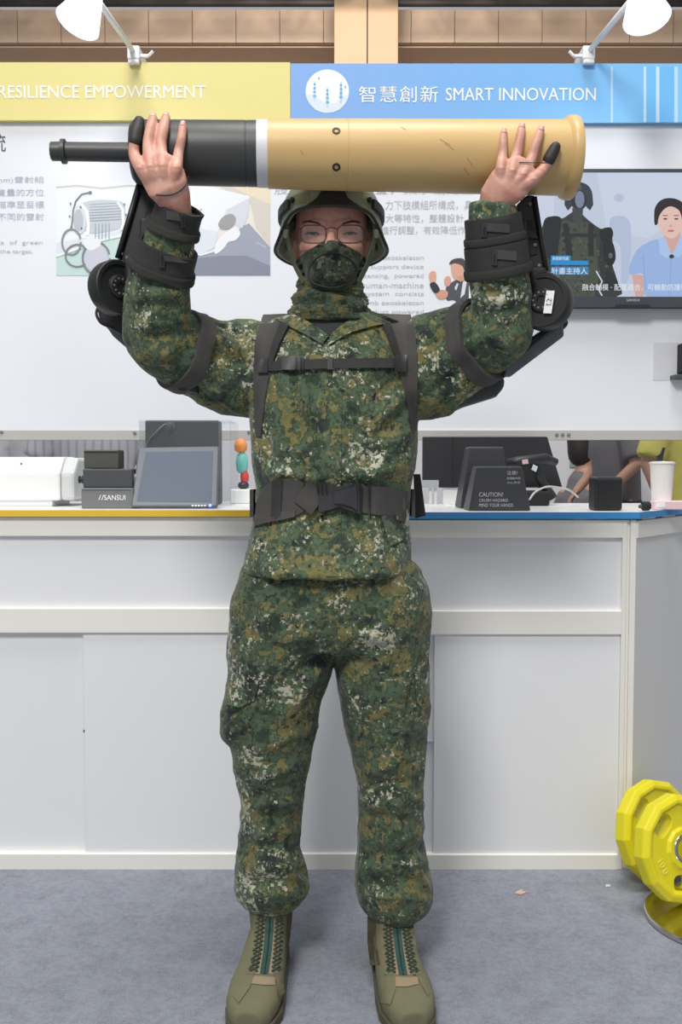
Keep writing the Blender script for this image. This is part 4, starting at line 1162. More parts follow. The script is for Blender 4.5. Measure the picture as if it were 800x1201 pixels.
# ------------------------------------------------------------------ camouflage, skin and webbing materials
def camo_mat(name, dark=1.0, cell=0.0030, cream_amt=1.0):
    N = Nodes(name)
    tc = N.n('ShaderNodeTexCoord')
    wob = N.n('ShaderNodeTexNoise', i_Scale=60.0, i_Detail=1.0)
    N.l(tc.outputs['Object'], wob.inputs['Vector'])
    sub = N.n('ShaderNodeVectorMath', operation='MULTIPLY_ADD'); sub.inputs[1].default_value = (0.006,) * 3
    N.l(wob.outputs['Color'], sub.inputs[0]); N.l(tc.outputs['Object'], sub.inputs[2])
    sn = N.n('ShaderNodeVectorMath', operation='SNAP'); sn.inputs[1].default_value = (cell, cell * 1.6, cell)
    N.l(sub.outputs[0], sn.inputs[0])
    def noise(scale, detail, off, rough=0.6):
        a = N.n('ShaderNodeVectorMath', operation='ADD'); a.inputs[1].default_value = off
        N.l(sn.outputs[0], a.inputs[0])
        n = N.n('ShaderNodeTexNoise', i_Scale=scale, i_Detail=detail, i_Roughness=rough)
        N.l(a.outputs[0], n.inputs['Vector'])
        return n.outputs['Fac']
    n1 = noise(17.0, 4.0, (0, 0, 0), 0.66)
    r = N.n('ShaderNodeValToRGB'); r.color_ramp.interpolation = 'LINEAR'
    D = lambda *c: tuple(x * dark for x in rgb(*c)) + (1,)
    els = [(0.0, D(40, 45, 50)), (0.355, D(42, 47, 50)), (0.375, D(54, 68, 53)), (0.44, D(54, 68, 53)), (0.46, D(80, 97, 75)), (0.51, D(80, 97, 75)), (0.525, D(62, 76, 56)), (0.555, D(64, 76, 56)), (0.575, D(118, 112, 70)), (0.625, D(116, 110, 70)), (0.645, D(88, 100, 70))]
    r.color_ramp.elements[0].position = els[0][0]; r.color_ramp.elements[0].color = els[0][1]
    r.color_ramp.elements[1].position = els[1][0]; r.color_ramp.elements[1].color = els[1][1]
    for p, c in els[2:]:
        e = r.color_ramp.elements.new(p); e.color = c
    N.l(n1, r.inputs[0])
    # second layer: small dark and olive specks
    n2 = noise(62.0, 2.0, (3.1, 1.7, 9.2))
    def step(src, lo, hi):
        m = N.n('ShaderNodeMapRange'); m.inputs[1].default_value = lo; m.inputs[2].default_value = hi
        N.l(src, m.inputs[0]); return m.outputs[0]
    def mixc(fac, a, b):
        m = N.n('ShaderNodeMix', data_type='RGBA'); N.l(fac, m.inputs[0]); N.l(a, m.inputs[6])
        m.inputs[7].default_value = b; return m.outputs[2]
    c = mixc(step(n2, 0.59, 0.66), r.outputs[0], D(124, 120, 82))
    n3 = noise(55.0, 2.0, (7.7, 4.1, 2.2))
    c = mixc(step(n3, 0.61, 0.68), c, D(40, 46, 48))
    # cream flecks gathered in clusters
    n4 = noise(95.0, 2.0, (1.3, 8.8, 5.5), 0.7); n5 = noise(10.0, 2.0, (5.2, 0.4, 3.3))
    ad = N.n('ShaderNodeMath', operation='MULTIPLY_ADD'); ad.inputs[1].default_value = 0.9
    N.l(n5, ad.inputs[0]); N.l(n4, ad.inputs[2])
    fac = step(ad.outputs[0], 1.09, 1.17)
    mu = N.n('ShaderNodeMath', operation='MULTIPLY'); mu.inputs[1].default_value = cream_amt
    N.l(fac, mu.inputs[0])
    c = mixc(mu.outputs[0], c, D(186, 184, 164))
    N.l(c, N.b.inputs['Base Color'])
    N.b.inputs['Roughness'].default_value = 0.8
    N.b.inputs['Specular IOR Level'].default_value = 0.25
    N.b.inputs['Sheen Weight'].default_value = 0.15
    wv = N.n('ShaderNodeTexNoise', i_Scale=700.0, i_Detail=2.0)
    wr = N.n('ShaderNodeTexNoise', i_Scale=26.0, i_Detail=3.0, i_Distortion=0.8)
    N.l(tc.outputs['Object'], wv.inputs['Vector']); N.l(tc.outputs['Object'], wr.inputs['Vector'])
    b1 = N.n('ShaderNodeBump', i_Strength=0.25, i_Distance=0.001); N.l(wv.outputs['Fac'], b1.inputs['Height'])
    b2 = N.n('ShaderNodeBump', i_Strength=0.4, i_Distance=0.012); N.l(wr.outputs['Fac'], b2.inputs['Height'])
    N.l(b1.outputs['Normal'], b2.inputs['Normal']); N.l(b2.outputs['Normal'], N.b.inputs['Normal'])
    return N.m
M_camo = camo_mat('digital_camouflage_cloth', 1.12)
M_camo_tr = camo_mat('digital_camouflage_trouser_cloth', 0.92)
M_camo_dark = camo_mat('dark_camouflage_knit', 0.5, 0.006, 0.25)

def skin_mat():
    N = Nodes('skin')
    tc = N.n('ShaderNodeTexCoord')
    n1 = N.n('ShaderNodeTexNoise', i_Scale=38.0, i_Detail=4.0); n2 = N.n('ShaderNodeTexNoise', i_Scale=420.0, i_Detail=3.0)
    N.l(tc.outputs['Object'], n1.inputs['Vector']); N.l(tc.outputs['Object'], n2.inputs['Vector'])
    r = N.n('ShaderNodeValToRGB')
    r.color_ramp.elements[0].position = 0.3; r.color_ramp.elements[0].color = rgb(196, 138, 120) + (1,)
    r.color_ramp.elements[1].position = 0.7; r.color_ramp.elements[1].color = rgb(220, 172, 152) + (1,)
    N.l(n1.outputs['Fac'], r.inputs[0]); N.l(r.outputs[0], N.b.inputs['Base Color'])
    N.b.inputs['Roughness'].default_value = 0.5
    N.b.inputs['Subsurface Weight'].default_value = 0.12
    N.b.inputs['Subsurface Radius'].default_value = (0.01, 0.004, 0.002)
    bp = N.n('ShaderNodeBump', i_Strength=0.2, i_Distance=0.001); N.l(n2.outputs['Fac'], bp.inputs['Height']); N.l(bp.outputs['Normal'], N.b.inputs['Normal'])
    return N.m
M_skin = skin_mat()
M_web = mat('charcoal_webbing', rgb(76, 74, 72), 0.75, var=0.12, scale=90, bump=0.5, bscale=900)
M_webd = mat('black_webbing', rgb(52, 52, 51), 0.75, var=0.12, scale=90, bump=0.5, bscale=900)
M_buckle = mat('black_buckle_plastic', rgb(58, 58, 60), 0.4, var=0.08)
M_helm = mat('helmet_green_paint', rgb(152, 158, 138), 0.65, var=0.10, scale=25, bump=0.25, bscale=500)
M_helmd = mat('helmet_dark_green', rgb(52, 56, 46), 0.6, var=0.1)
M_pad = mat('helmet_olive_patch', rgb(146, 150, 112), 0.85, var=0.1, scale=60, bump=0.4)
M_suede = mat('olive_suede', rgb(112, 110, 84), 0.9, var=0.10, scale=40, bump=0.5, bscale=500)
M_nylon = mat('olive_nylon', rgb(84, 78, 58), 0.85, var=0.10, scale=120, bump=0.4)
M_tan = mat('tan_tongue_cloth', rgb(150, 134, 108), 0.85, var=0.08, scale=80, bump=0.3)
M_teal = mat('teal_zip_tape', rgb(44, 78, 72), 0.7, var=0.1, scale=80)
M_lace = mat('dark_green_lace', rgb(60, 72, 58), 0.8, var=0.1)
M_sole = mat('olive_rubber_sole', rgb(86, 82, 62), 0.8, var=0.08)

# ------------------------------------------------------------------ the tan and black cartridge held overhead
A0, A1 = W(60, 177.5, 1.87), W(672, 185.5, 1.93)
SAX = (A1 - A0) / np.linalg.norm(A1 - A0); SL = np.linalg.norm(A1 - A0)
def sT(u):
    """distance along the axis for a photo column"""
    lo, hi = -0.1, SL + 0.1
    for _ in range(40):
        m = (lo + hi) / 2; p = A0 + SAX * m
        uu = 400 + FPX * (p[0] / ((p - CAM) @ FWD))
        if uu < u: lo = m
        else: hi = m
    return m
M_tanp = mat('tan_painted_metal', rgb(212, 178, 120), 0.42, var=0.06, scale=9, bump=0.08)
M_blackp = mat('charcoal_painted_metal', rgb(62, 63, 62), 0.45, var=0.08, scale=12, bump=0.08)
M_whitep = mat('white_painted_band', rgb(222, 222, 228), 0.45, var=0.03)
shell = thing('dummy_cartridge', 'large tan and black training cartridge held overhead in both hands', 'cartridge', A0 * 0.5 + A1 * 0.5 - np.array([0, 0, 0.075]))
def sl(name, prof, m, auto=35):
    return MB().lathe(A0, SAX, [(sT(u), r) for u, r in prof], 72).build(name, m, shell, smooth=True, auto=auto)
sl('rod', [(60, 0.0165), (61, 0.018), (152, 0.0185), (163, 0.0185)], M_blackp)
sl('rod_collar', [(71.5, 0.018), (72.5, 0.0235), (77, 0.0235), (78.5, 0.018)], M_blackp)
sl('projectile_body', [(155, 0.02), (155.3, 0.052), (159, 0.0595), (164, 0.0605), (288.3, 0.0622), (288.8, 0.0614), (289.6, 0.0614), (290, 0.0622), (302, 0.0624)], M_blackp)
sl('white_band', [(301.5, 0.0627), (302, 0.0635), (314.5, 0.0638), (315, 0.063)], M_whitep)
sl('casing', [(314, 0.060), (314.4, 0.0655), (406, 0.0678), (406.5, 0.0672), (407.3, 0.0672), (407.8, 0.0680), (655, 0.0725), (659, 0.0725)], M_tanp)
sl('rim', [(657, 0.072), (659, 0.0725), (662, 0.079), (665, 0.081), (671, 0.081), (672.5, 0.0795), (673, 0.05), (671.5, 0.045), (671.5, 0.01)], M_tanp)
SV = [v for o in shell.children for v in [np.array(x.co) + ORG[shell.name] for x in o.data.vertices]]
SF = []; off_ = 0
for o in shell.children:
    SF += [tuple(i + off_ for i in p.vertices) for p in o.data.polygons]; off_ += len(o.data.vertices)
B_shell = bvh_of(SV, SF)
for u, v in ((394.5, 153.5), (394.5, 196)):
    p = hug([B_shell], [[(u, v)]], 0.0)[0, 0]
    c = A0 + SAX * np.dot(p - A0, SAX); n_ = (p - c) / np.linalg.norm(p - c)
    o = MB().lathe(p - n_ * 0.003, n_, [(0, 0.008), (0.0036, 0.008), (0.0042, 0.0072), (0.0042, 0.004), (0.0015, 0.0035), (0.0015, 0.0005)], 20).build('recessed_screw', mat('dark_screw', rgb(70, 62, 50), 0.4, 0.7), shell)
# worn scratches on the casing
for u0, v0, u1, v1 in ((516, 163, 528, 170), (522, 168, 533, 176), (544, 196, 550, 205), (548, 185, 554, 194), (470, 149, 476, 152), (352, 176, 356, 181), (630, 160, 633, 166)):
    g_ = hug([B_shell], [[(u0 + (u1 - u0) * q / 3, v0 + (v1 - v0) * q / 3) for q in range(4)]], 0.0002)[0]
    MB().tube(list(g_), 0.0006, 5).build('scratch', mat('dark_scratch', rgb(178, 146, 98), 0.6), shell)

# ------------------------------------------------------------------ the person
YB = 2.06
soldier = thing('person', 'person in digital camouflage with helmet, mask and glasses lifting a cartridge overhead', 'person', (W(388, 800, YB)[0], YB, 0))
def rpx(ul, ur, v, Y, b, p=2.2, n=36):
    c = W((ul + ur) / 2, v, Y); return ring(c, (1, 0, 0), (0, 1, 0), (ur - ul) / 2 * Y / FPX, b, p, n)

# ---- body: head, neck, torso core, arms and hands as one continuous surface
YH = 2.06
EYE = W(388, 273, 1.965); HX, HZ = EYE[0], EYE[2]
bd = MB()
hr_ = []
for dz, hw_, fr_, bk in ((-0.116, 0.022, -0.082, -0.03), (-0.108, 0.038, -0.092, -0.01), (-0.09, 0.052, -0.097, 0.02), (-0.065, 0.060, -0.098, 0.045), (-0.035, 0.067, -0.097, 0.07), (0, 0.073, -0.094, 0.088), (0.025, 0.0765, -0.096, 0.096), (0.055, 0.077, -0.094, 0.098), (0.085, 0.068, -0.08, 0.085), (0.105, 0.046, -0.05, 0.055), (0.114, 0.02, -0.02, 0.025)):
    hr_.append(ring((HX, YH + (fr_ + bk) / 2, HZ + dz), (1, 0, 0), (0, 1, 0), hw_, (bk - fr_) / 2, 2.25, 32))
bd.rings(hr_)
HP = lambda x, y, z: np.array([HX + x, YH + y, HZ + z])
capsule(bd, [(HP(0, -0.093, 0.004), 0.008, 0.008), (HP(0, -0.106, -0.015), 0.010, 0.010), (HP(0, -0.116, -0.034), 0.014, 0.012)], 12, (0, 1, 0.2))
for s in (-1, 1):
    capsule(bd, [(HP(s * 0.012, -0.092, 0.019), 0.007, 0.007), (HP(s * 0.036, -0.09, 0.023), 0.008, 0.007), (HP(s * 0.058, -0.072, 0.016), 0.006, 0.006)], 10, (0, 1, 0))
    capsule(bd, [(HP(s * 0.030, -0.086, -0.03), 0.014, 0.012), (HP(s * 0.054, -0.066, -0.022), 0.014, 0.014)], 10, (0, 0, 1))
    capsule(bd, [(HP(s * 0.076, 0.008, 0.018), 0.010, 0.016), (HP(s * 0.079, 0.01, -0.005), 0.009, 0.017), (HP(s * 0.075, 0.004, -0.03), 0.007, 0.010)], 10, (0, 1, 0))
NK = W(388, 372, 2.06)
capsule(bd, [(NK + (0, 0.01, -0.06), 0.075, 0.065), (NK + (0, 0.005, 0.0), 0.058, 0.058), (HP(0, -0.005, -0.09), 0.054, 0.056)], 20, (0, 1, 0))
bd.rings([rpx(320, 458, 400, 2.07, 0.07), rpx(305, 472, 430, 2.07, 0.095), rpx(308, 468, 500, 2.06, 0.1), rpx(315, 462, 580, 2.06, 0.095), rpx(312, 466, 640, 2.06, 0.10)])
capsule(bd, [(W(340, 410, 2.08), 0.06, 0.06), (W(290, 425, 2.06), 0.055, 0.055), (W(235, 418, 2.01), 0.047, 0.047), (W(188, 396, 1.94), 0.042, 0.042)], 16)
capsule(bd, [(W(186, 398, 1.935), 0.042, 0.042), (W(190, 340, 1.90), 0.042, 0.04), (W(200, 285, 1.86), 0.033, 0.03), (W(208, 250, 1.835), 0.0265, 0.022)], 16)
capsule(bd, [(W(436, 410, 2.08), 0.06, 0.06), (W(490, 425, 2.06), 0.055, 0.055), (W(545, 410, 2.01), 0.047, 0.047), (W(586, 388, 1.945), 0.042, 0.042)], 16)
capsule(bd, [(W(588, 390, 1.94), 0.042, 0.042), (W(586, 335, 1.91), 0.042, 0.04), (W(581, 285, 1.88), 0.034, 0.03), (W(577, 248, 1.865), 0.028, 0.022)], 16)
# palms
capsule(bd, [(W(209, 250, 1.835), 0.0265, 0.021), (W(204, 233, 1.815), 0.033, 0.02), (W(197, 220, 1.799), 0.040, 0.017), (W(192, 208, 1.795), 0.042, 0.012), (W(190, 202, 1.794), 0.038, 0.009)], 18)
capsule(bd, [(W(577, 250, 1.868), 0.029, 0.021), (W(583, 232, 1.853), 0.035, 0.02), (W(593, 219, 1.840), 0.039, 0.017), (W(602, 210, 1.835), 0.041, 0.012), (W(606, 206, 1.834), 0.037, 0.009)], 18)
FING = {}
def finger(side, name, pts, r, Y0):
    P_ = []
    for k_, (u, v) in enumerate(pts):
        rr = r[k_]
        d = ray(u, v); dn = d / np.linalg.norm(d)
        h = B_shell.ray_cast(Vector(CAM), Vector(dn))
        if k_ <= 1 or h[0] is None:
            Yq = (Y0, Y0 - 0.007)[k_] if k_ <= 1 else (A0 + SAX * sT(u))[1] - 0.012
            if k_ > 1:
                Yq = max(Yq, P_[-1][0][1])
            P_.append((W(u, v, Yq), rr, rr))
        else:
            n_ = np.array(h[0]); c = A0 + SAX * np.dot(n_ - A0, SAX); nn = (n_ - c) / np.linalg.norm(n_ - c)
            # knuckle stands a little off the metal, the tip presses on it
            lift = rr * (1.25 if k_ == 2 else 1.0) - 0.0008
            P_.append((n_ + nn * lift, rr, rr * 0.95))
    FING[(side, name)] = P_
    sp = smooth_path(P_, 4)
    capsule(bd, sp, 14, (0, 1, 0.3))
    return P_
finger('l', 'index', [(174, 212), (166, 198), (158.5, 180), (160, 162), (164, 147)], (0.0120, 0.0127, 0.0111, 0.0101, 0.0090), 1.795)
finger('l', 'middle', [(184, 212), (177.5, 196), (175.5, 172), (177.5, 156), (180, 144)], (0.0125, 0.0133, 0.0117, 0.0106, 0.0093), 1.795)
finger('l', 'ring', [(195, 212), (191.5, 195), (189.5, 172), (192.5, 155), (195, 143)], (0.0122, 0.0129, 0.0114, 0.0104, 0.0091), 1.795)
finger('l', 'little', [(203, 214), (206.5, 197), (210, 180), (213.5, 164), (215, 151)], (0.0112, 0.0119, 0.0098, 0.0089, 0.0078), 1.795)
finger('r', 'little', [(588, 213), (587.5, 198), (588, 183), (589, 170), (590, 158)], (0.0105, 0.0111, 0.0093, 0.0085, 0.0074), 1.838)
finger('r', 'ring', [(594, 216), (600, 201), (604, 183), (608, 167), (611, 153)], (0.0115, 0.0122, 0.0104, 0.0093, 0.0081), 1.838)
finger('r', 'middle', [(600, 220), (613, 205), (621, 187), (628, 170), (633, 156)], (0.0118, 0.0125, 0.0106, 0.0095, 0.0083), 1.838)
finger('r', 'index', [(606, 223), (624, 211), (636, 196), (643, 186), (650, 174)], (0.0118, 0.0125, 0.0108, 0.0100, 0.0089), 1.838)
# thumbs pass below the metal
zl = (A0 + SAX * sT(195))[2] - 0.0615; zr_ = (A0 + SAX * sT(600))[2] - 0.0705
capsule(bd, smooth_path([(W(190, 228, 1.805), 0.017, 0.017), (np.array([W(186, 222, 1.84)[0], 1.845, zl - 0.013]), 0.0135, 0.0135), (np.array([W(187, 220, 1.88)[0], 1.885, zl - 0.0108]), 0.011, 0.011), (np.array([W(192, 220, 1.91)[0], 1.91, zl - 0.009]), 0.009, 0.009)], 3), 12, (0, 0, 1))
capsule(bd, smooth_path([(W(598, 226, 1.845), 0.017, 0.017), (np.array([W(606, 222, 1.88)[0], 1.885, zr_ - 0.013]), 0.0135, 0.0135), (np.array([W(604, 220, 1.92)[0], 1.925, zr_ - 0.0108]), 0.011, 0.011), (np.array([W(600, 220, 1.95)[0], 1.95, zr_ - 0.009]), 0.009, 0.009)], 3), 12, (0, 0, 1))
V, F, Nn = voxel(bd, 0.0022, 6, 0.5)
sg = []
for s in (-1, 1):
    sg.append((HP(s * 0.024, -0.093, 0.003), HP(s * 0.044, -0.088, 0.003), 0.010, -0.0055))      # eye sockets
    sg.append((HP(s * 0.022, -0.093, -0.012), HP(s * 0.046, -0.086, -0.012), 0.006, 0.0022))     # smiling lower lids
def knuckles(side, names):
    for nm in names:
        P_ = FING[(side, nm)]
        sg.append((P_[1][0] + (0, -0.012, 0.001), P_[1][0] + (0, -0.012, -0.004), 0.007, 0.0018))
        sg.append((P_[2][0] + (0, -0.010, 0.0), P_[2][0] + (0.0, -0.010, 0.002), 0.006, 0.0014))
    for a, b in zip(names[:-1], names[1:]):
        m = (FING[(side, a)][1][0] + FING[(side, b)][1][0]) / 2 + (0, -0.012, 0)
        sg.append((m + (0, 0, 0.004), m + (0, 0, -0.012), 0.005, -0.0018))
knuckles('l', ('index', 'middle', 'ring', 'little')); knuckles('r', ('little', 'ring', 'middle', 'index'))
V = folds(V, Nn, sg)
B_body = bvh_of(V, F)
mesh_obj('body', V, F, M_skin, soldier, smooth=True)
def nail(side, nm, wd=0.0052):
    P_ = FING[(side, nm)]; a, b = P_[-2][0], P_[-1][0]
    d = (b - a) / np.linalg.norm(b - a)
    c = A0 + SAX * np.dot(b - A0, SAX); n_ = (b - c) / np.linalg.norm(b - c); n_ = n_ - d * np.dot(n_, d); n_ /= np.linalg.norm(n_)
    sx = np.cross(d, n_); r_ = P_[-1][1]
    pts = []
    g = np.empty((5, 5, 3))
    for i in range(5):
        for j in range(5):
            th = (j - 2) * 0.38
            g[i, j] = b + d * (-0.004 + i * 0.0027) + n_ * (math.cos(th) * (r_ + 0.0002) - 0.0004 * i * 0.6) + sx * math.sin(th) * r_ * 0.9
    v_, f_ = slab(g, 0.0012, -n_)
    mesh_obj('fingernail', v_, f_, mat('nail', rgb(226, 178, 164), 0.35, var=0.03), soldier, smooth=True)
for s, nm in (('l', 'little'), ('l', 'middle'), ('l', 'ring'), ('r', 'little'), ('r', 'ring'), ('r', 'middle')): nail(s, nm)
for s in 'lr':
    P_ = FING[(s, 'index')]
    mb = MB(); k0 = 1.5
    a = P_[2][0] * (0.30 if s == 'l' else 0.05) + P_[3][0] * (0.70 if s == 'l' else 0.95)
    capsule(mb, smooth_path([(a, 0.0124, 0.0122), (P_[3][0] * 0.8 + P_[4][0] * 0.2, 0.0122, 0.0120), (P_[3][0] * 0.4 + P_[4][0] * 0.6, 0.0116, 0.0114), (P_[4][0], 0.0104, 0.0102)], 3), 18, (0, 1, 0.3))
    tag(mb.build('finger_cot', mat('black_rubber', rgb(48, 47, 46), 0.6, var=0.08), soldier, smooth=True), 'black rubber finger cot')
# thin cords on the hands
g_ = hug([B_body], [[(183, 228.5), (190, 229.3), (197, 229), (204, 227.5), (210, 224.5), (215.5, 220), (219.5, 214), (221, 207)]], 0.0010)[0]
MB().tube([p[0] for p in smooth_path([(p, 1) for p in g_], 3)], 0.0013, 6).build('wrist_cord', M_black, soldier, smooth=True)
g_ = hug([B_body, B_shell], [[(609, 191), (618, 191), (627, 191), (637, 191), (645, 191.3)]], 0.0012)[0]
yy_ = g_[:, 1].min() - 0.001
MB().tube([W(609, 190.5, yy_), W(646, 191.3, yy_)], 0.0009, 6).build('finger_cord', M_black, soldier, smooth=True)

# ---- face: eyes, brows, glasses, mask
M_eye = mat('eye_dark', rgb(44, 30, 28), 0.2, var=0.1); M_sclera = mat('eye_white', rgb(150, 132, 124), 0.25, var=0.02); M_brow = mat('eyebrow_hair', rgb(66, 46, 42), 0.8, var=0.2, scale=300)
def hug_slab(name, grid, off, thick, m, parent, bv, smooth=True, dome=None):
    P_ = hug(bv, grid, off)
    if dome is not None:
        for i in range(P_.shape[0]):
            for j in range(P_.shape[1]):
                P_[i, j, 1] -= dome(i / (P_.shape[0] - 1), j / (P_.shape[1] - 1))
    v_, f_ = slab(P_, thick)
    return mesh_obj(name, v_, f_, m, parent, smooth=smooth, auto=50 if smooth else None)
for cu, s in ((366.5, -1), (411, 1)):
    rows = []
    for t in np.linspace(0, 1, 5):
        row = []
        for q in np.linspace(-1, 1, 9):
            hh = 1.45 * (1 - q * q) ** 0.7 + 0.12
            row.append((cu + q * 7.6, 274.0 + 0.8 * q * q * 0.5 - hh + 2 * hh * t))
        rows.append(row)
    e_ = hug_slab('eye', rows, 0.0012, 0.003, M_sclera, soldier, [B_body])
    hug_slab('iris', [[(cu + (a - 0.5) * 5.2, 272.7 + 2.7 * b) for a in np.linspace(0, 1, 4)] for b in np.linspace(0, 1, 3)], 0.0018, 0.002, M_eye, e_, [B_body])
    up = hug([B_body], [[(cu + q * 8.4, 272.6 + 2.2 * q * q) for q in np.linspace(-1, 1, 9)]], 0.0022)[0]
    MB().tube(list(up), [0.0006, 0.0013, 0.0016, 0.0017, 0.0017, 0.0017, 0.0016, 0.0013, 0.0006], 6).build('upper_lashes', M_eye, e_, smooth=True)
    br = hug([B_body], [[(cu + q * 11 + s * 1.0, 260.0 + 2.2 * q * q - (1.2 * s * q)) for q in np.linspace(-1, 1, 9)]], 0.0008)[0]
    MB().tube(list(br), [0.0008, 0.0018, 0.0022, 0.0024, 0.0024, 0.0024, 0.0022, 0.0018, 0.0008], 6).build('eyebrow', M_brow, soldier, smooth=True)
gl = []
M_gfr = mat('maroon_spectacle_frame', rgb(72, 40, 42), 0.35, var=0.05)
YG = 1.948
glasses = MB()
def lens_outline(u0, u1, v0, v1, n=32):
    out = []
    for k_ in range(n):
        t = 2 * PI * k_ / n; ct, st = math.cos(t), math.sin(t)
        out.append(((u0 + u1) / 2 + (u1 - u0) / 2 * math.copysign(abs(ct) ** 0.55, ct), (v0 + v1) / 2 + (v1 - v0) / 2 * math.copysign(abs(st) ** 0.62, st)))
    return out
LO = [lens_outline(353, 382.5, 264, 285), lens_outline(395.5, 426, 264, 285)]
def gl_pt(u, v): return W(u, v, YG + 0.010 * ((u - 389) / 38.0) ** 2)
g0 = None
for L in LO:
    o = MB().tube([gl_pt(u, v) for u, v in L], 0.0013, 6, closed=True)
    if g0 is None: g0 = o.build('spectacles', M_gfr, soldier, smooth=True); g0['label'] = 'thin maroon spectacle frame'
    else: o.build('lens_rim', M_gfr, g0, smooth=True)
MB().tube([gl_pt(382, 269), gl_pt(386, 267.2), gl_pt(392, 267.2), gl_pt(396, 269)], 0.0013, 6).build('bridge', M_gfr, g0, smooth=True)
for u, s in ((353, -1), (426, 1)):
    MB().tube([gl_pt(u, 268), gl_pt(u + s * 2, 267.5), HP(s * 0.078, -0.05, 0.006), HP(s * 0.081, 0.02, 0.006), HP(s * 0.079, 0.04, -0.01)], 0.0014, 6).build('temple_arm', M_gfr, g0, smooth=True)
M_lens = glass_mat('spectacle_lens', (0.98, 0.98, 0.98), 0.03)
for L in LO:
    MB().prism([gl_pt(u, v) for u, v in L], (0, 0.0012, 0)).build('lens', M_lens, g0)
# mask
top = [(345, 309), (352, 301), (361, 294), (371, 288), (380, 283.5), (389, 281.5), (398, 283.5), (407, 288), (417, 294), (426, 300), (432, 306)]
bot = [(347, 318), (352, 328), (360, 336), (369, 341.5), (379, 345), (389, 346), (399, 345), (409, 341), (417, 335), (425, 326), (430, 315)]
top, bot = interp_rows(top, 37), interp_rows(bot, 37)
rows = [[(a[0] + (b[0] - a[0]) * t, a[1] + (b[1] - a[1]) * t) for a, b in zip(top, bot)] for t in np.linspace(0, 1, 16)]
def mdome(t, q):
    x = (q - 0.5) * 2
    return 0.012 * max(0, 1 - x * x) * math.sin(PI * min(1, t * 1.05)) ** 0.7
mask = hug_slab('face_mask', rows, 0.004, 0.004, M_camo_dark, soldier, [B_body], dome=mdome)
mask['label'] = 'dark camouflage moulded half mask'
MV = np.array([v.co[:] for v in mask.data.vertices]) + ORG[soldier.name]
B_mask = bvh_of(MV, [tuple(p.vertices) for p in mask.data.polygons])
ov = [(366, 330), (362, 318), (366, 308), (375, 300), (388, 296), (402, 299), (413, 306), (418, 316), (414, 327), (404, 334), (390, 337), (376, 335)]
ovs = smooth_poly(ov, 3)
g_ = hug([B_mask], [ovs], 0.001)[0]
MB().tube(list(g_), 0.0022, 6, closed=True).build('raised_rim', M_helmd, mask, smooth=True)
cen = np.mean(np.array(ov), 0)
rows = [[(cen[0] + (p[0] - cen[0]) * t, cen[1] + (p[1] - cen[1]) * t) for p in ovs + [ovs[0]]] for t in (0.05, 0.35, 0.65, 0.93)]
hug_slab('filter_panel', rows, 0.0022, 0.002, camo_mat('mask_panel_camouflage', 0.38, 0.005, 0.5), mask, [B_mask])
# neck gaiter
ga = MB(); rs = []
for i, v in enumerate(np.linspace(326, 380, 28)):
    t = i / 27
    Yc_ = 2.045
    hw_ = np.interp(v, (326, 336, 346, 356, 366, 380), (36, 38.5, 41, 44.5, 47, 50)) * Yc_ / FPX
    c = W(386.5, v, Yc_)
    r0 = ring(c, (1, 0, 0), (0, 1, 0), hw_, hw_ * 0.9, 2.0, 48)
    out = []
    for k_, p in enumerate(r0):
        a = 2 * PI * k_ / 48
        wv = 0.0042 * math.sin(v * 0.36 + 2.6 * math.sin(a * 2 + 0.6) + 1.6 * math.sin(a * 3)) + 0.0018 * math.sin(v * 1.3 + 2 * math.sin(a + 1))
        d_ = (p - c); d_ /= np.linalg.norm(d_)
        out.append(p + d_ * wv * min(1, t * 4))
    rs.append(out)
ga.rings(rs)
gaiter = ga.build('neck_gaiter', camo_mat('gaiter_camouflage', 0.66, 0.005, 0.7), soldier, smooth=True)

# ---- helmet
def helmet_surface(off, n=72, m=18):
    rs = []
    ztop_ = HZ + 0.143
    zm = HZ + 0.052
    for j in range(m + 1):
        t = j / m; row = []
        for k_ in range(n):
            th = 2 * PI * k_ / n            # 0 = front
            cs, sn_ = math.cos(th), math.sin(th)
            R_f = 0.128 if cs > 0 else 0.130
            Rx, Ry = 0.106, R_f
            a = abs(((th + PI) % (2 * PI)) - PI)
            w_ = 1 / (1 + math.exp(-(math.degrees(a) - 58) / 6.5))
            ze = (HZ + 0.048) * (1 - w_) + (HZ - 0.014 - 0.012 * max(0, -cs)) * w_
            fl_ = 0.010 * (1 - w_) + 0.017 * w_
            if t < 0.4:
                q = t / 0.4; z = ze + (zm + 0.012 - ze) * q; sc_ = 1.0; f = fl_ * (1 - q) ** 1.4
            else:
                q = (t - 0.4) / 0.6; ph = q * PI / 2 * 0.985
                z = zm + 0.012 + (ztop_ - zm - 0.012) * math.sin(ph); sc_ = math.cos(ph) ** 0.82; f = 0
            x = (Rx * sc_ + f + off * (1 if sc_ > 0.1 else sc_ * 10)) * sn_
            y = -(Ry * sc_ + f * 0.8 + off * (1 if sc_ > 0.1 else sc_ * 10)) * cs
            row.append(np.array([HX + x, YH + 0.012 + y, z + (off if t > 0.75 else 0)]))
        rs.append(row)
    return rs
outer = helmet_surface(0.0); inner = helmet_surface(-0.009)
hm = MB(); hm.rings(inner[::-1] + outer, True)
helmet = hm.build('helmet', M_helm, soldier, smooth=True, auto=50)
helmet['label'] = 'matte green combat helmet'
HVt = np.array([v.co[:] for v in helmet.data.vertices]) + ORG[soldier.name]
B_helm = bvh_of(HVt, [tuple(p.vertices) for p in helmet.data.polygons])
MB().tube(outer[0], 0.0032, 6, closed=True).build('edge_trim', M_helmd, helmet, smooth=True)
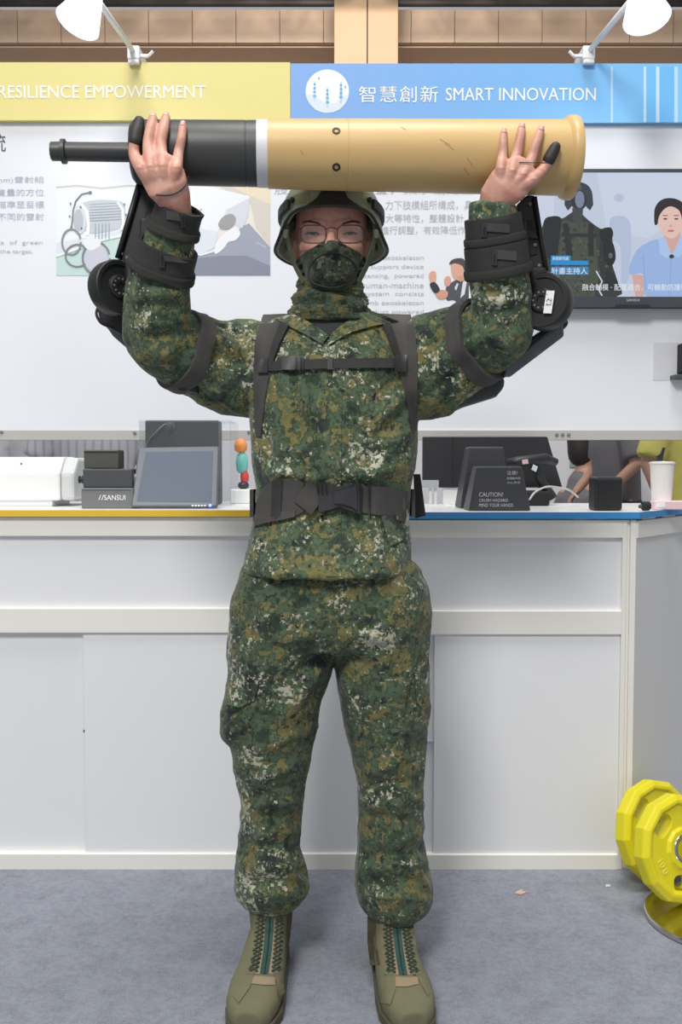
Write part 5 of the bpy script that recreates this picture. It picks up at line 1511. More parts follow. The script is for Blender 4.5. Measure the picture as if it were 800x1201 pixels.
hug_slab('front_shroud', band_grid(interp_rows([(224, 377, 224, 404), (233, 371, 233, 409), (240, 360, 240, 420), (242.5, 356, 242.5, 424)], 8), 12), 0.004, 0.006, mat('shroud_black_green', rgb(40, 43, 37), 0.6), helmet, [B_helm])
hug_slab('patch', band_grid([(229, 344, 224, 363), (240, 343, 236, 364)], 6), 0.0016, 0.003, M_pad, helmet, [B_helm])
hug_slab('patch', band_grid([(224, 424, 229, 438), (236, 424, 242, 440)], 6), 0.0016, 0.003, M_pad, helmet, [B_helm])
for s in (-1, 1):
    pts = []
    for k_ in range(10):
        th = math.radians(52 + k_ * 9)
        pts.append(np.array([HX + s * 0.109 * math.sin(th), YH + 0.012 - 0.131 * math.cos(th), HZ + 0.066 - 0.002 * k_]))
    rl = MB()
    rs = []
    for i, p in enumerate(pts):
        n_ = np.array([p[0] - HX, (p[1] - YH - 0.012), 0]); n_ /= np.linalg.norm(n_)
        rs.append([p + n_ * 0.0 + (0, 0, -0.011), p + n_ * 0.007 + (0, 0, -0.009), p + n_ * 0.007 + (0, 0, 0.009), p - n_ * 0.004 + (0, 0, 0.011)])
    rl.rings(rs).build('side_rail', M_helmd, helmet, bevel=0.001)
    for th in (48, 60):
        a = math.radians(th); p = np.array([HX + s * 0.108 * math.sin(a), YH + 0.012 - 0.130 * math.cos(a), HZ + 0.072])
        n_ = np.array([s * math.sin(a), -math.cos(a), 0.1])
        MB().lathe(p - n_ * 0.002, n_, [(0, 0.006), (0.006, 0.006), (0.008, 0.003)], 10).build('bolt', M_black, helmet)
    # chin straps
    ym = -0.035
    for pp in ([(s * 0.094, -0.06, 0.03), (s * 0.092, -0.068, 0.0), (s * 0.086, -0.07, -0.03), (s * 0.076, -0.060, -0.060), (s * 0.058, -0.06, -0.095)], [(s * 0.100, 0.02, 0.0), (s * 0.096, -0.02, -0.025), (s * 0.084, -0.066, -0.035)]):
        rs = []
        for i, p in enumerate(pp):
            c = HP(*p); t_ = HP(*pp[min(i + 1, len(pp) - 1)]) - HP(*pp[max(i - 1, 0)]); t_ /= np.linalg.norm(t_)
            nx = np.array([s * 0.8, -0.6, 0]); w_ = np.cross(t_, nx); w_ /= np.linalg.norm(w_)
            rs.append([c + w_ * 0.0062 + nx * 0.0012, c + w_ * 0.0062 - nx * 0.0012, c - w_ * 0.0062 - nx * 0.0012, c - w_ * 0.0062 + nx * 0.0012])
        MB().rings(rs).build('chin_strap', mat('olive_strap', rgb(96, 104, 82), 0.85, var=0.1, scale=120, bump=0.4), helmet)
    MB().obox(HP(s * 0.0935, -0.069, 0.004), (0.006 * 0.6, 0.006 * s * 0.6, 0), (0.003 * s, -0.003, 0), (0, 0, 0.009)).build('strap_buckle', M_helm, helmet, bevel=0.002)
MB().lathe(HP(0, 0.02, 0.06), (0, 0, 1), [(0, 0.088), (0.03, 0.082), (0.06, 0.05)], 24).build('liner', M_blackm, helmet, smooth=True)

# ---- jacket
jk = MB()
tor = [(368, 350, 426, 0.062, 2.065), (376, 326, 450, 0.075, 2.07), (388, 304, 472, 0.092, 2.072), (410, 293, 484, 0.110, 2.07), (440, 292, 487, 0.122, 2.062), (480, 295, 488, 0.128, 2.058), (520, 297, 487, 0.128, 2.058), (550, 298, 486, 0.126, 2.058), (572, 302, 480, 0.119, 2.06), (594, 303, 478, 0.117, 2.06), (612, 299, 478, 0.122, 2.06), (635, 294, 480, 0.134, 2.06), (655, 289, 481, 0.144, 2.06), (666, 287, 481, 0.149, 2.06), (670, 287, 481, 0.149, 2.06)]
jk.rings([rpx(a, b, v, Y, d, 2.35, 48) for v, a, b, d, Y in tor])
px = lambda r_, Y: r_ * Y / FPX
capsule(jk, smooth_path([(W(340, 416, 2.08), 0.075, 0.08), (W(300, 428, 2.07), 0.098, 0.088), (W(268, 430, 2.05), 0.101, 0.083), (W(238, 420, 2.02), 0.086, 0.078), (W(212, 411, 1.985), 0.076, 0.072), (W(187, 398, 1.945), 0.068, 0.068)], 4), 28)
capsule(jk, smooth_path([(W(184, 398, 1.94), 0.066, 0.064), (W(184, 372, 1.925), 0.0655, 0.062), (W(187, 335, 1.90), 0.061, 0.056), (W(195, 297, 1.88), 0.053, 0.05), (W(204, 265, 1.858), 0.040, 0.037), (W(208, 250, 1.845), 0.036, 0.033)], 4), 28, round_ends=False)
capsule(jk, smooth_path([(W(440, 416, 2.08), 0.075, 0.08), (W(482, 432, 2.07), 0.108, 0.088), (W(512, 425, 2.05), 0.110, 0.083), (W(540, 411, 2.02), 0.094, 0.078), (W(565, 400, 1.985), 0.080, 0.072), (W(587, 388, 1.945), 0.066, 0.066)], 4), 28)
capsule(jk, smooth_path([(W(588, 388, 1.945), 0.060, 0.062), (W(588, 362, 1.93), 0.0585, 0.060), (W(585, 330, 1.91), 0.058, 0.056), (W(582, 295, 1.89), 0.052, 0.05), (W(579, 266, 1.875), 0.046, 0.042), (W(577, 244, 1.865), 0.044, 0.037), (W(577, 239, 1.863), 0.045, 0.038)], 4), 28, round_ends=False)
V, F, Nn = voxel(jk, 0.0055, 6, 0.5)
B0 = bvh_of(V, F)
def px_folds(lst, bv, k=1.0):
    out = []; rq = random.Random(11)
    for u0, v0, u1, v1, w_, h_ in lst:
        L = math.hypot(u1 - u0, v1 - v0); nx, ny = -(v1 - v0) / L, (u1 - u0) / L; bow = rq.uniform(-0.09, 0.09) * L
        row = [(u0 + (u1 - u0) * t + nx * bow * math.sin(PI * t), v0 + (v1 - v0) * t + ny * bow * math.sin(PI * t)) for t in np.linspace(0.03, 0.97, 9)]
        out.append((hug([bv], [row], 0.0, 2.0)[0], w_, h_ * k))
    return out
JF = [(474, 436, 425, 482, .012, -.009), (478, 458, 438, 500, .012, .010), (480, 476, 436, 532, .012, -.009), (482, 500, 430, 556, .014, .010), (470, 425, 440, 440, .01, .006),
      (334, 436, 328, 556, .011, .008), (347, 436, 342, 540, .010, -.008), (358, 432, 356, 520, .011, .008), (371, 432, 368, 560, .009, -.007), (318, 446, 318, 540, .012, -.008), (306, 470, 330, 548, .012, .008), (303, 500, 322, 556, .01, -.007),
      (308, 556, 372, 562, .010, .010), (330, 543, 380, 552, .010, -.007), (400, 560, 474, 544, .011, .010), (410, 546, 470, 530, .010, -.007), (385, 540, 425, 556, .011, .008), (430, 520, 470, 512, .010, .006),
      (349, 606, 342, 664, .010, .008), (362, 606, 360, 664, .009, -.007), (432, 604, 446, 655, .011, .009), (420, 604, 424, 668, .009, -.008), (318, 612, 306, 660, .010, -.006), (460, 606, 472, 655, .010, -.006),
      (394, 400, 394, 430, .006, .005), (405, 440, 402, 500, .008, .005), (412, 500, 405, 555, .010, -.006),
      (562, 412, 505, 462, .012, -.011), (556, 396, 500, 440, .013, .011), (548, 378, 498, 418, .012, -.010), (535, 364, 497, 396, .011, .009), (522, 372, 500, 392, .008, -.007), (572, 434, 512, 486, .012, .010), (556, 446, 500, 500, .012, -.010), (540, 466, 496, 512, .010, .008),
      (222, 396, 290, 440, .012, -.010), (232, 380, 296, 412, .012, .010), (240, 372, 298, 392, .010, -.008), (222, 428, 288, 486, .013, .010), (214, 440, 276, 484, .010, -.008), (236, 404, 292, 458, .012, -.007), (250, 398, 292, 426, .010, .008),
      (152, 350, 218, 345, .010, .007), (154, 366, 220, 358, .010, -.007), (158, 382, 222, 376, .012, .006), (162, 404, 216, 382, .012, -.008), (176, 424, 214, 398, .012, .008), (160, 334, 216, 332, .008, -.006),
      (560, 352, 616, 346, .010, .006), (562, 366, 614, 360, .010, -.006), (574, 406, 612, 376, .012, -.008), (560, 384, 600, 412, .012, .007), (556, 338, 612, 332, .009, -.006),
      (196, 276, 228, 282, .007, .006), (558, 252, 600, 258, .007, .006)]
V = folds(V, Nn, px_folds(JF, B0, 1.05))
V = V + Nn * (0.0042 * ridged(V, 15.0, (1, 1, 0.7), 3.0) + 0.0014 * ridged(V, 38.0, (1, 1, 0.8), 9.0))[:, None]
B_jack = bvh_of(V, F)
jacket = mesh_obj('jacket', V, F, M_camo, soldier, smooth=True)
hug_slab('placket', band_grid(interp_rows([(398, 386, 398, 402), (480, 384, 480, 401), (560, 383, 560, 400), (676, 382, 676, 400)], 50), 6), 0.002, 0.003, M_camo, jacket, [B_jack])
# spread collar
def two_edge(name, e0, e1, off, m, parent, n=5, th=0.004, bv=None):
    k_ = max(len(e0), len(e1)) * 3
    A_ = interp_rows(e0, k_); B_ = interp_rows(e1, k_)
    return hug_slab(name, [[(a[0] + (b[0] - a[0]) * t, a[1] + (b[1] - a[1]) * t) for a, b in zip(A_, B_)] for t in np.linspace(0, 1, n)], off, th, m, parent, bv or [B_jack])
two_edge('collar', [(342, 367), (356, 374), (372, 383), (386, 393)], [(322, 373), (338, 382), (358, 392), (378, 403)], 0.010, M_camo, jacket)
two_edge('collar', [(430, 362), (416, 370), (402, 380), (388, 392)], [(468, 377), (438, 382), (410, 390), (384, 405)], 0.010, M_camo, jacket)
two_edge('undershirt', [(362, 374), (386, 376), (412, 374)], [(376, 386), (387, 393), (398, 386)], 0.004, mat('charcoal_tshirt', rgb(52, 54, 60), 0.85), soldier)
two_edge('pocket_flap', [(447, 606), (466, 604)], [(458, 640), (476, 632)], 0.010, M_camo, jacket)

# ---- trousers
tr = MB()
tr.rings([rpx(a, b, v, Y, d, 2.4, 44) for v, a, b, d, Y in ((640, 312, 466, 0.095, 2.06), (665, 286, 490, 0.112, 2.06), (690, 275, 501, 0.121, 2.06), (715, 271, 505, 0.128, 2.06), (740, 270, 505, 0.122, 2.06), (757, 274, 501, 0.105, 2.06))])
LL = [(725, 271, 398, 0.110), (760, 268, 396, 0.108), (800, 267, 384, 0.102), (840, 267, 374, 0.096), (880, 271, 366, 0.090), (915, 279, 358, 0.084), (945, 284, 353, 0.080), (975, 282, 352, 0.082), (1000, 279, 354, 0.086), (1022, 277, 360, 0.092), (1040, 275, 364, 0.094), (1052, 279, 356, 0.086), (1058, 288, 350, 0.074)]
RL_ = [(725, 388, 504, 0.110), (760, 391, 502, 0.108), (800, 397, 502, 0.102), (840, 403, 501, 0.096), (880, 411, 498, 0.090), (915, 418, 496, 0.085), (945, 422, 496, 0.081), (975, 421, 496, 0.082), (1000, 419, 498, 0.086), (1025, 417, 504, 0.092), (1046, 418, 508, 0.095), (1060, 424, 503, 0.088), (1068, 431, 492, 0.074)]
for L in (LL, RL_):
    K = np.array(L, float); vv = np.linspace(L[0][0], L[-1][0], 40)
    tr.rings([rpx(*[np.interp(v, K[:, 0], K[:, c]) for c in (1, 2)], v, 2.06 + 0.01 * (v - 720) / 340, np.interp(v, K[:, 0], K[:, 3]), 2.1, 36) for v in vv])
# cargo pockets
capsule(tr, [(W(287, 806, 2.05), 0.036, 0.07), (W(283, 832, 2.05), 0.042, 0.075), (W(280, 855, 2.05), 0.040, 0.068), (W(287, 872, 2.05), 0.026, 0.05)], 20, (0, 1, 0))
capsule(tr, [(W(484, 800, 2.06), 0.034, 0.07), (W(485, 830, 2.06), 0.034, 0.072), (W(482, 862, 2.06), 0.028, 0.06)], 20, (0, 1, 0))
V, F, Nn = voxel(tr, 0.0055, 5, 0.5)
B0 = bvh_of(V, F)
TF = [(394, 756, 330, 800, .013, -.009), (390, 742, 312, 752, .013, .008), (392, 768, 345, 836, .012, .008), (394, 756, 455, 800, .013, -.009), (396, 742, 470, 748, .013, .008), (398, 776, 432, 850, .012, .008), (392, 700, 392, 758, .006, -.007), (399, 690, 399, 745, .006, .005),
      (300, 700, 340, 760, .014, .006), (470, 700, 445, 765, .014, .006), (320, 690, 372, 720, .012, -.006), (415, 715, 465, 690, .012, -.006),
      (300, 812, 294, 872, .008, -.010), (303, 800, 304, 880, .010, .007), (266, 838, 290, 830, .008, -.007), (264, 862, 290, 852, .008, .006), (486, 796, 478, 850, .008, -.008), (480, 800, 474, 860, .008, .006),
      (286, 915, 352, 895, .012, .008), (288, 932, 350, 920, .010, -.009), (286, 948, 350, 942, .011, .009), (290, 962, 348, 966, .010, -.008), (300, 880, 345, 862, .012, .006), (318, 940, 322, 1010, .012, -.006), (305, 950, 300, 1020, .012, .007),
      (284, 985, 352, 975, .012, .007), (284, 1003, 355, 996, .012, -.009), (280, 1018, 358, 1014, .011, .010), (282, 1032, 345, 1040, .010, -.009), (330, 1010, 360, 1040, .010, .008), (284, 1045, 350, 1050, .009, .006),
      (424, 905, 492, 885, .012, .007), (424, 925, 494, 912, .010, -.008), (426, 942, 494, 935, .011, .008), (424, 958, 492, 962, .010, -.007), (450, 870, 490, 850, .012, .006), (470, 940, 476, 1020, .012, .007), (452, 950, 448, 1020, .012, -.006),
      (422, 985, 494, 975, .012, .007), (422, 1004, 498, 994, .012, -.009), (420, 1022, 502, 1012, .011, .010), (424, 1038, 500, 1034, .010, -.009), (424, 1050, 500, 1056, .009, .008), (480, 1020, 505, 1048, .010, .008)]
V = folds(V, Nn, px_folds(TF, B0, 1.15))
V = V + Nn * (0.0048 * ridged(V, 12.0, (1, 1, 1.3), 5.0) + 0.0014 * ridged(V, 34.0, (1, 1, 1.2), 11.0))[:, None]
B_tr = bvh_of(V, F)
trousers = mesh_obj('trousers', V, F, M_camo_tr, soldier, smooth=True)
two_edge('pocket_flap', [(266, 800), (282, 799), (303, 803)], [(263, 826), (280, 830), (298, 822)], 0.005, M_camo_tr, trousers, bv=[B_tr])
two_edge('pocket_flap', [(487, 792), (494, 790), (503, 790)], [(489, 824), (496, 832), (504, 830)], 0.005, M_camo_tr, trousers, bv=[B_tr])
two_edge('fly_seam', [(388, 690), (389, 720), (393, 750)], [(391, 690), (392, 720), (395, 752)], 0.002, M_camo_tr, trousers, bv=[B_tr], n=3, th=0.003)

# ---- boots
def boot(label, ankle_u, ankle_x, toe_x, hemv):
    ax_ = ankle_x
    AN = np.array([ax_, 2.055, 0]); TO = np.array([toe_x, 1.80, 0])
    dr = TO - AN; dr /= np.linalg.norm(dr); sd = np.array([-dr[1], dr[0], 0]); sd = sd if sd[0] > 0 else -sd
    heel = AN - dr * 0.062
    mb = MB()
    rs = []
    for z, a, b, sh in ((0.012, 0.036, 0.052, 0.0), (0.04, 0.040, 0.056, 0.0), (0.08, 0.043, 0.060, -0.002), (0.11, 0.046, 0.058, -0.004), (0.15, 0.0505, 0.060, -0.006), (0.20, 0.0535, 0.064, -0.006), (0.25, 0.055, 0.066, -0.006)):
        rs.append(ring(AN + dr * sh + (0, 0, z), sd, dr, a, b, 2.2, 32))
    mb.rings(rs)
    rs = []
    for s, w_, h_ in ((0.004, 0.026, 0.05), (0.02, 0.034, 0.085), (0.06, 0.040, 0.12), (0.11, 0.044, 0.115), (0.15, 0.048, 0.092), (0.19, 0.052, 0.078), (0.24, 0.056, 0.074), (0.285, 0.054, 0.068), (0.318, 0.044, 0.058), (0.336, 0.026, 0.044)):
        c = heel + dr * s + (0, 0, 0.008 + h_ / 2)
        rs.append(ring(c, sd, (0, 0, 1), w_, h_ / 2, 2.6, 28))
    mb.rings(rs)
    V, F, Nn = voxel(mb, 0.0035, 6, 0.5)
    t = mesh_obj('boot', V, F, M_suede, soldier, smooth=True)
    t['label'] = label
    bv = bvh_of(V, F)
    sole = [heel + dr * s + sd * w_ * q for q, seq in ((1, 1), (-1, -1)) for s, w_ in ((((0.0, 0.02), (0.015, 0.036), (0.06, 0.042), (0.11, 0.046), (0.16, 0.051), (0.21, 0.057), (0.27, 0.059), (0.315, 0.048), (0.34, 0.024)))[::seq])]
    MB().prism([p + (0, 0, 0.0008) for p in sole], (0, 0, 0.022)).build('sole', M_sole, t, bevel=0.003)
    return t, bv
XL = W(318, 1100, 2.07)[0]; XR = W(457, 1100, 2.07)[0]
bl_, bvl = boot('left of frame olive suede boot', 318, XL, W(296, 1195, 1.86)[0], 1060)
br_, bvr = boot('right of frame olive suede boot', 457, XR, W(481, 1190, 1.86)[0], 1070)
def boot_front(t, bv, axis, flapL, flapR, tab):
    """axis: centre line pixels of the lacing; dress it with tongue, zip, flaps and laces"""
    K = np.array(axis, float)
    def at(v): return np.interp(v, K[:, 1], K[:, 0]), np.interp(v, K[:, 1], K[:, 2])
    v0, v1 = K[0, 1], K[-1, 1]
    vv = np.linspace(v0, v1, 24)
    hug_slab('tongue', band_grid([(v, at(v)[0] - at(v)[1] * 1.0, v, at(v)[0] + at(v)[1] * 1.0) for v in vv], 9), 0.0012, 0.003, M_tan, t, [bv])
    hug_slab('zip_tape', band_grid([(v, at(v)[0] - 5.2, v, at(v)[0] + 4.8) for v in vv], 5), 0.0024, 0.003, M_teal, t, [bv])
    zl_ = hug([bv], [[(at(v)[0], v)] for v in vv], 0.0036)[:, 0]
    MB().tube(list(zl_), 0.0013, 6).build('zip_teeth', mat('dark_zip', rgb(28, 46, 44), 0.4), t)
    for s in (-1, 1):
        g = [(v, at(v)[0] + s * (at(v)[1] * 0.82), v, at(v)[0] + s * (at(v)[1] * 0.82 + 11)) for v in vv]
        hug_slab('eyelet_flap', band_grid(g, 5), 0.0045, 0.004, M_suede, t, [bv])
        pts = []; n_ = 17
        for k_ in range(n_):
            v = v0 + (v1 - v0) * (k_ + 0.3) / n_
            u, h_ = at(v)
            pts.append((u + s * (h_ * 0.86 + (5.5 if k_ % 2 else -3.0)), v))
        g_ = hug([bv], [pts], 0.008)[0]
        MB().tube(list(g_), 0.0022, 6).build('lace', M_lace, t, smooth=True)
        pts2 = [(2 * (at(p[1])[0] + s * (at(p[1])[1] * 0.86 + 1.2)) - p[0], p[1]) for p in pts]
        g_ = hug([bv], [pts2], 0.0075)[0]
        MB().tube(list(g_), 0.0022, 6).build('lace', M_lace, t, smooth=True)
        for k_ in range(8):
            v = v0 + (v1 - v0) * (k_ + 0.5) / 8; u, h_ = at(v)
            p = hug([bv], [[(u + s * (h_ * 0.86 + 6.0), v)]], 0.0052)[0, 0]
            MB().lathe(p, (0, -1, 0.2), [(-0.001, 0.003), (0.0008, 0.003), (0.0012, 0.0012)], 10).build('eyelet', M_helmd, t)
    two_edge('tongue_tab', tab[0], tab[1], 0.003, M_tan, t, bv=[bv], th=0.003)
    for e0, e1 in (flapL, flapR):
        two_edge('vamp_edge', e0, e1, 0.0035, M_suede, t, bv=[bv], th=0.003)
boot_front(bl_, bvl, [(317, 1056, 11), (316, 1090, 11), (314, 1115, 12), (310, 1142, 14)],
           ([(293, 1132), (284, 1152), (273, 1168)], [(299, 1142), (293, 1158), (280, 1176)]), ([(322, 1142), (325, 1156), (327, 1170)], [(331, 1132), (333, 1150), (334, 1164)]),
           ([(294, 1145), (310, 1146), (323, 1147)], [(292, 1153), (308, 1155), (323, 1155)]))
boot_front(br_, bvr, [(465, 1066, 10), (466, 1095, 11), (469, 1118, 12), (473, 1143, 14)],
           ([(454, 1140), (450, 1158), (446, 1176)], [(464, 1144), (464, 1160), (458, 1178)]), ([(486, 1140), (494, 1154), (502, 1168)], [(491, 1132), (498, 1148), (504, 1164)]),
           ([(464, 1146), (478, 1147), (490, 1146)], [(464, 1157), (478, 1157), (491, 1154)]))
# nylon side panels
two_edge('nylon_panel', [(431, 1075), (431, 1105), (434, 1132)], [(440, 1075), (441, 1105), (446, 1132)], 0.002, M_nylon, br_, bv=[bvr], th=0.002)
two_edge('nylon_panel', [(336, 1062), (336, 1095), (333, 1122)], [(344, 1062), (341, 1095), (337, 1122)], 0.002, M_nylon, bl_, bv=[bvl], th=0.002)
# ------------------------------------------------------------------ exoskeleton worn over the jacket
exo = thing('arm_exoskeleton', 'black powered arm exoskeleton with shoulder straps and waist belt worn over camouflage', 'exoskeleton', (soldier.location.x, 2.2, 0.8))
M_exo = mat('black_exoskeleton_shell', rgb(34, 35, 36), 0.42, var=0.12, scale=40)
M_exog = mat('graphite_cover', rgb(92, 96, 102), 0.4, var=0.05)
M_foam = mat('dark_foam_pad', rgb(56, 56, 52), 0.9, var=0.1, scale=80, bump=0.4)
BJ_ = [B_jack]
def over(P_, s):
    """extend a strap over the shoulder and down the back"""
    top = P_[0]
    ext = []
    for dy, dz in ((0.30, -0.10), (0.27, -0.01), (0.21, 0.028), (0.14, 0.036), (0.07, 0.026), (0.03, 0.012)):
        ext.append(top + np.array([0, dy, dz]) + np.array([s * 0.01 * dy, 0, 0]))
    return np.concatenate([np.array(ext), P_], 0)
def strap(rows, s, nm):
    P_ = hug(BJ_, band_grid(interp_rows(rows, 26), 8), 0.004)
    P_ = over(P_, s)
    v_, f_ = slab(P_, 0.007)
    o = mesh_obj(nm, v_, f_, M_web, exo, smooth=True, auto=50)
    return o
SLr = [(377, 306, 376, 342), (387, 302, 387, 337), (402, 299, 402, 330), (420, 298, 420, 323), (440, 297, 440, 316), (465, 297, 465, 311), (490, 298, 490, 308), (512, 300, 512, 306)]
SRr = [(376, 446, 377, 484), (390, 452, 390, 487), (410, 460, 410, 489), (430, 467, 430, 490), (455, 473, 455, 490), (480, 479, 480, 490), (505, 483, 505, 489)]
sL = strap(SLr, -1, 'shoulder_strap'); sR = strap(SRr, 1, 'shoulder_strap')
def strip(parent, keys, m, off, n=16, th=0.003, cols=4, nm='edge_binding', bv=None):
    return hug_slab(nm, band_grid(interp_rows(keys, n), cols), off, th, m, parent, bv or BJ_)
strip(sL, [(378, 328, 378, 340), (402, 319, 402, 328), (432, 311, 432, 317)], M_webd, 0.010)
strip(sR, [(378, 448, 378, 458), (402, 458, 402, 466), (432, 468, 432, 474)], M_webd, 0.010)
# chest strap with buckle
g_ = [[(306 + 170 * k_ / 30, 424 - 4.0 * k_ / 30 + 11.5 * j - 1.5 * math.sin(PI * k_ / 30)) for k_ in range(31)] for j in np.linspace(0, 1, 3)]
cs = hug_slab('chest_strap', g_, 0.009, 0.003, M_webd, exo, BJ_)
hug_slab('buckle', [[(330 + 26 * k_ / 6, 417.5 + 16 * j) for k_ in range(7)] for j in np.linspace(0, 1, 4)], 0.014, 0.008, M_buckle, cs, BJ_)
for k_ in range(2):
    hug_slab('buckle_bar', [[(346 + 6 * k_ + 2 * q, 419 + 13 * j) for q in (0, 0.5, 1)] for j in (0, 0.5, 1)], 0.017, 0.003, M_exo, cs, BJ_)
hug_slab('strap_keeper', [[(384 + 6 * q, 419 + 14 * j) for q in (0, 0.5, 1)] for j in (0, 0.5, 1)], 0.012, 0.004, M_web, cs, BJ_)
hug_slab('adjuster', [[(463 + 14 * q, 416 + 20 * j) for q in np.linspace(0, 1, 4)] for j in np.linspace(0, 1, 4)], 0.013, 0.006, M_buckle, cs, BJ_)
hug_slab('adjuster', [[(302 + 12 * q, 421 + 16 * j) for q in np.linspace(0, 1, 4)] for j in np.linspace(0, 1, 4)], 0.013, 0.006, M_buckle, cs, BJ_)
# waist belt
def te(nm, e0, e1, off, m, th=0.006, n=8, parent=exo):
    return two_edge(nm, e0, e1, off, m, parent, n=n, th=th, bv=BJ_)
pad = te('belt_pad', [(300, 590), (306, 574), (316, 565), (332, 561), (345, 562), (356, 566)], [(298, 616), (306, 614), (318, 611), (334, 608), (346, 605), (356, 600)], 0.008, M_web, 0.01)
te('belt_loop', [(319, 564), (326, 562), (331, 562)], [(317, 611), (324, 609), (329, 608)], 0.012, M_webd, 0.003, 10, pad)
te('lower_edge', [(298, 604), (312, 601), (334, 600), (346, 598)], [(298, 617), (312, 613), (334, 609), (346, 606)], 0.012, M_web, 0.004, 4, pad)
belt = te('waist_belt', [(352, 570), (372, 570), (400, 570), (424, 570), (450, 571), (478, 577)], [(352, 600), (372, 599), (400, 600), (424, 601), (450, 605), (476, 613)], 0.006, M_web, 0.005)
te('belt_tail', [(345, 588), (353, 576), (362, 563)], [(365, 604), (373, 593), (382, 581)], 0.014, M_web, 0.004, 6)
bk = te('buckle', [(372, 566), (384, 567), (396, 571), (408, 569), (421, 564)], [(374, 601), (386, 598), (398, 594), (408, 598), (422, 603)], 0.018, M_buckle, 0.012)
for k_ in range(3):
    te('buckle_rib', [(371 + 5 * k_, 565), (373 + 5 * k_, 565)], [(372 + 5 * k_, 579), (374 + 5 * k_, 579)], 0.022, M_exo, 0.004, 3, bk)
te('buckle_tongue', [(392, 577), (400, 575), (412, 572), (418, 568)], [(392, 590), (400, 591), (412, 594), (419, 599)], 0.024, M_buckle, 0.005, 5, bk)
te('slider', [(421, 567), (424, 567)], [(421, 603), (424, 603)], 0.014, M_exo, 0.006, 6)
te('slider', [(432, 567), (434, 567)], [(432, 605), (434, 605)], 0.012, M_exo, 0.006, 6)
# belt round the back
zb_ = W(390, 590, 2.06)[2]; rs = []
for k_ in range(25):
    th = PI * (-0.04 + 1.08 * k_ / 24)
    c = np.array([W(390, 590, 2.06)[0] + 0.172 * math.cos(th), 2.062 + 0.128 * math.sin(th), zb_]); n_ = np.array([math.cos(th), math.sin(th), 0])
    rs.append([c + n_ * 0.002 + (0, 0, -0.03), c + n_ * 0.010 + (0, 0, -0.03), c + n_ * 0.010 + (0, 0, 0.03), c + n_ * 0.002 + (0, 0, 0.03)])
MB().rings(rs).build('belt_back', M_web, exo)
# hanging strap end and back frame
MB().prism([W(485, 556, 2.13), W(493, 556, 2.13), W(499.5, 605, 2.13), W(487, 608, 2.13)], (0, 0.004, 0)).build('strap_end', M_webd, exo)
MB().prism([W(298, 586, 2.12), W(304, 586, 2.12), W(303, 626, 2.12), W(296, 622, 2.12)], (0, 0.004, 0)).build('strap_end', M_webd, exo)
xm = soldier.location.x
mb = MB(); mb.box(xm - 0.12, xm + 0.12, 2.215, 2.30, 1.02, 1.42)
mb.build('back_unit', M_exo, exo, bevel=0.02)
MB().box(xm - 0.05, xm + 0.05, 2.205, 2.25, 0.92, 1.05).build('spine_plate', M_exo, exo, bevel=0.01)

def band(nm, c, axis, a, b, width, th, m, parent=exo, n=40, p=2.1, ref=(0, 1, 0), lip=0.0):
    t = np.array(axis, float); t /= np.linalg.norm(t)
    uy = np.array(ref, float); uy = uy - t * np.dot(uy, t); uy /= np.linalg.norm(uy); ux = np.cross(uy, t)
    rs = []
    for s, e in ((-1, 0), (-1, th + lip), (-0.8, th), (0.8, th), (1, th + lip), (1, 0)):
        rs.append(ring(np.array(c) + t * s * width / 2, ux, uy, a + e, b + e, p, n))
    mb = MB(); mb.rings(rs, False)
    k_ = len(rs) * n
    # inner wall
    for i in range(n):
        mb.f.append((5 * n + i, 5 * n + (i + 1) % n, (i + 1) % n, i))
    return mb.build(nm, m, parent, smooth=True, auto=40)
def band_fit(nm, c, axis, width, th, m, parent=exo, n=48, lift=0.0015):
    """band that follows the sleeve: radii measured from the sleeve's own axis"""
    t = np.array(axis, float); t /= np.linalg.norm(t); c = np.array(c, float)
    uy = np.array([0, 1.0, 0]); uy = uy - t * np.dot(uy, t); uy /= np.linalg.norm(uy); ux = np.cross(uy, t)
    S_ = np.linspace(-0.5, 0.5, 6); R_ = np.full((6, n), np.nan)
    for i, q in enumerate(S_):
        for k_ in range(n):
            a = 2 * PI * k_ / n; d = math.cos(a) * ux + math.sin(a) * uy
            h = B_jack.ray_cast(Vector(c + t * q * width), Vector(d))
            if h[0] is not None: R_[i, k_] = h[3]
    med = np.nanmedian(R_); R_ = np.where(np.isnan(R_), med, R_); R_ = np.clip(R_, med * 0.75, med * 1.22)
    for _ in range(3):
        R_ = 0.5 * R_ + 0.25 * (np.roll(R_, 1, 1) + np.roll(R_, -1, 1))
    R_ = np.maximum(R_, R_.mean(0)[None])
    def row(i, e): return [c + t * S_[i] * width + (R_[i, k_] + e) * (math.cos(2 * PI * k_ / n) * ux + math.sin(2 * PI * k_ / n) * uy) for k_ in range(n)]
    rs = [row(0, lift - 0.004), row(0, lift + th * 0.8)] + [row(i, lift + th) for i in range(1, 5)] + [row(5, lift + th * 0.8), row(5, lift - 0.004)]
    mb = MB(); mb.rings(rs, False); L_ = (len(rs) - 1) * n
    for i in range(n): mb.f.append((L_ + i, L_ + (i + 1) % n, (i + 1) % n, i))
    return mb.build(nm, m, parent, smooth=True, auto=40)
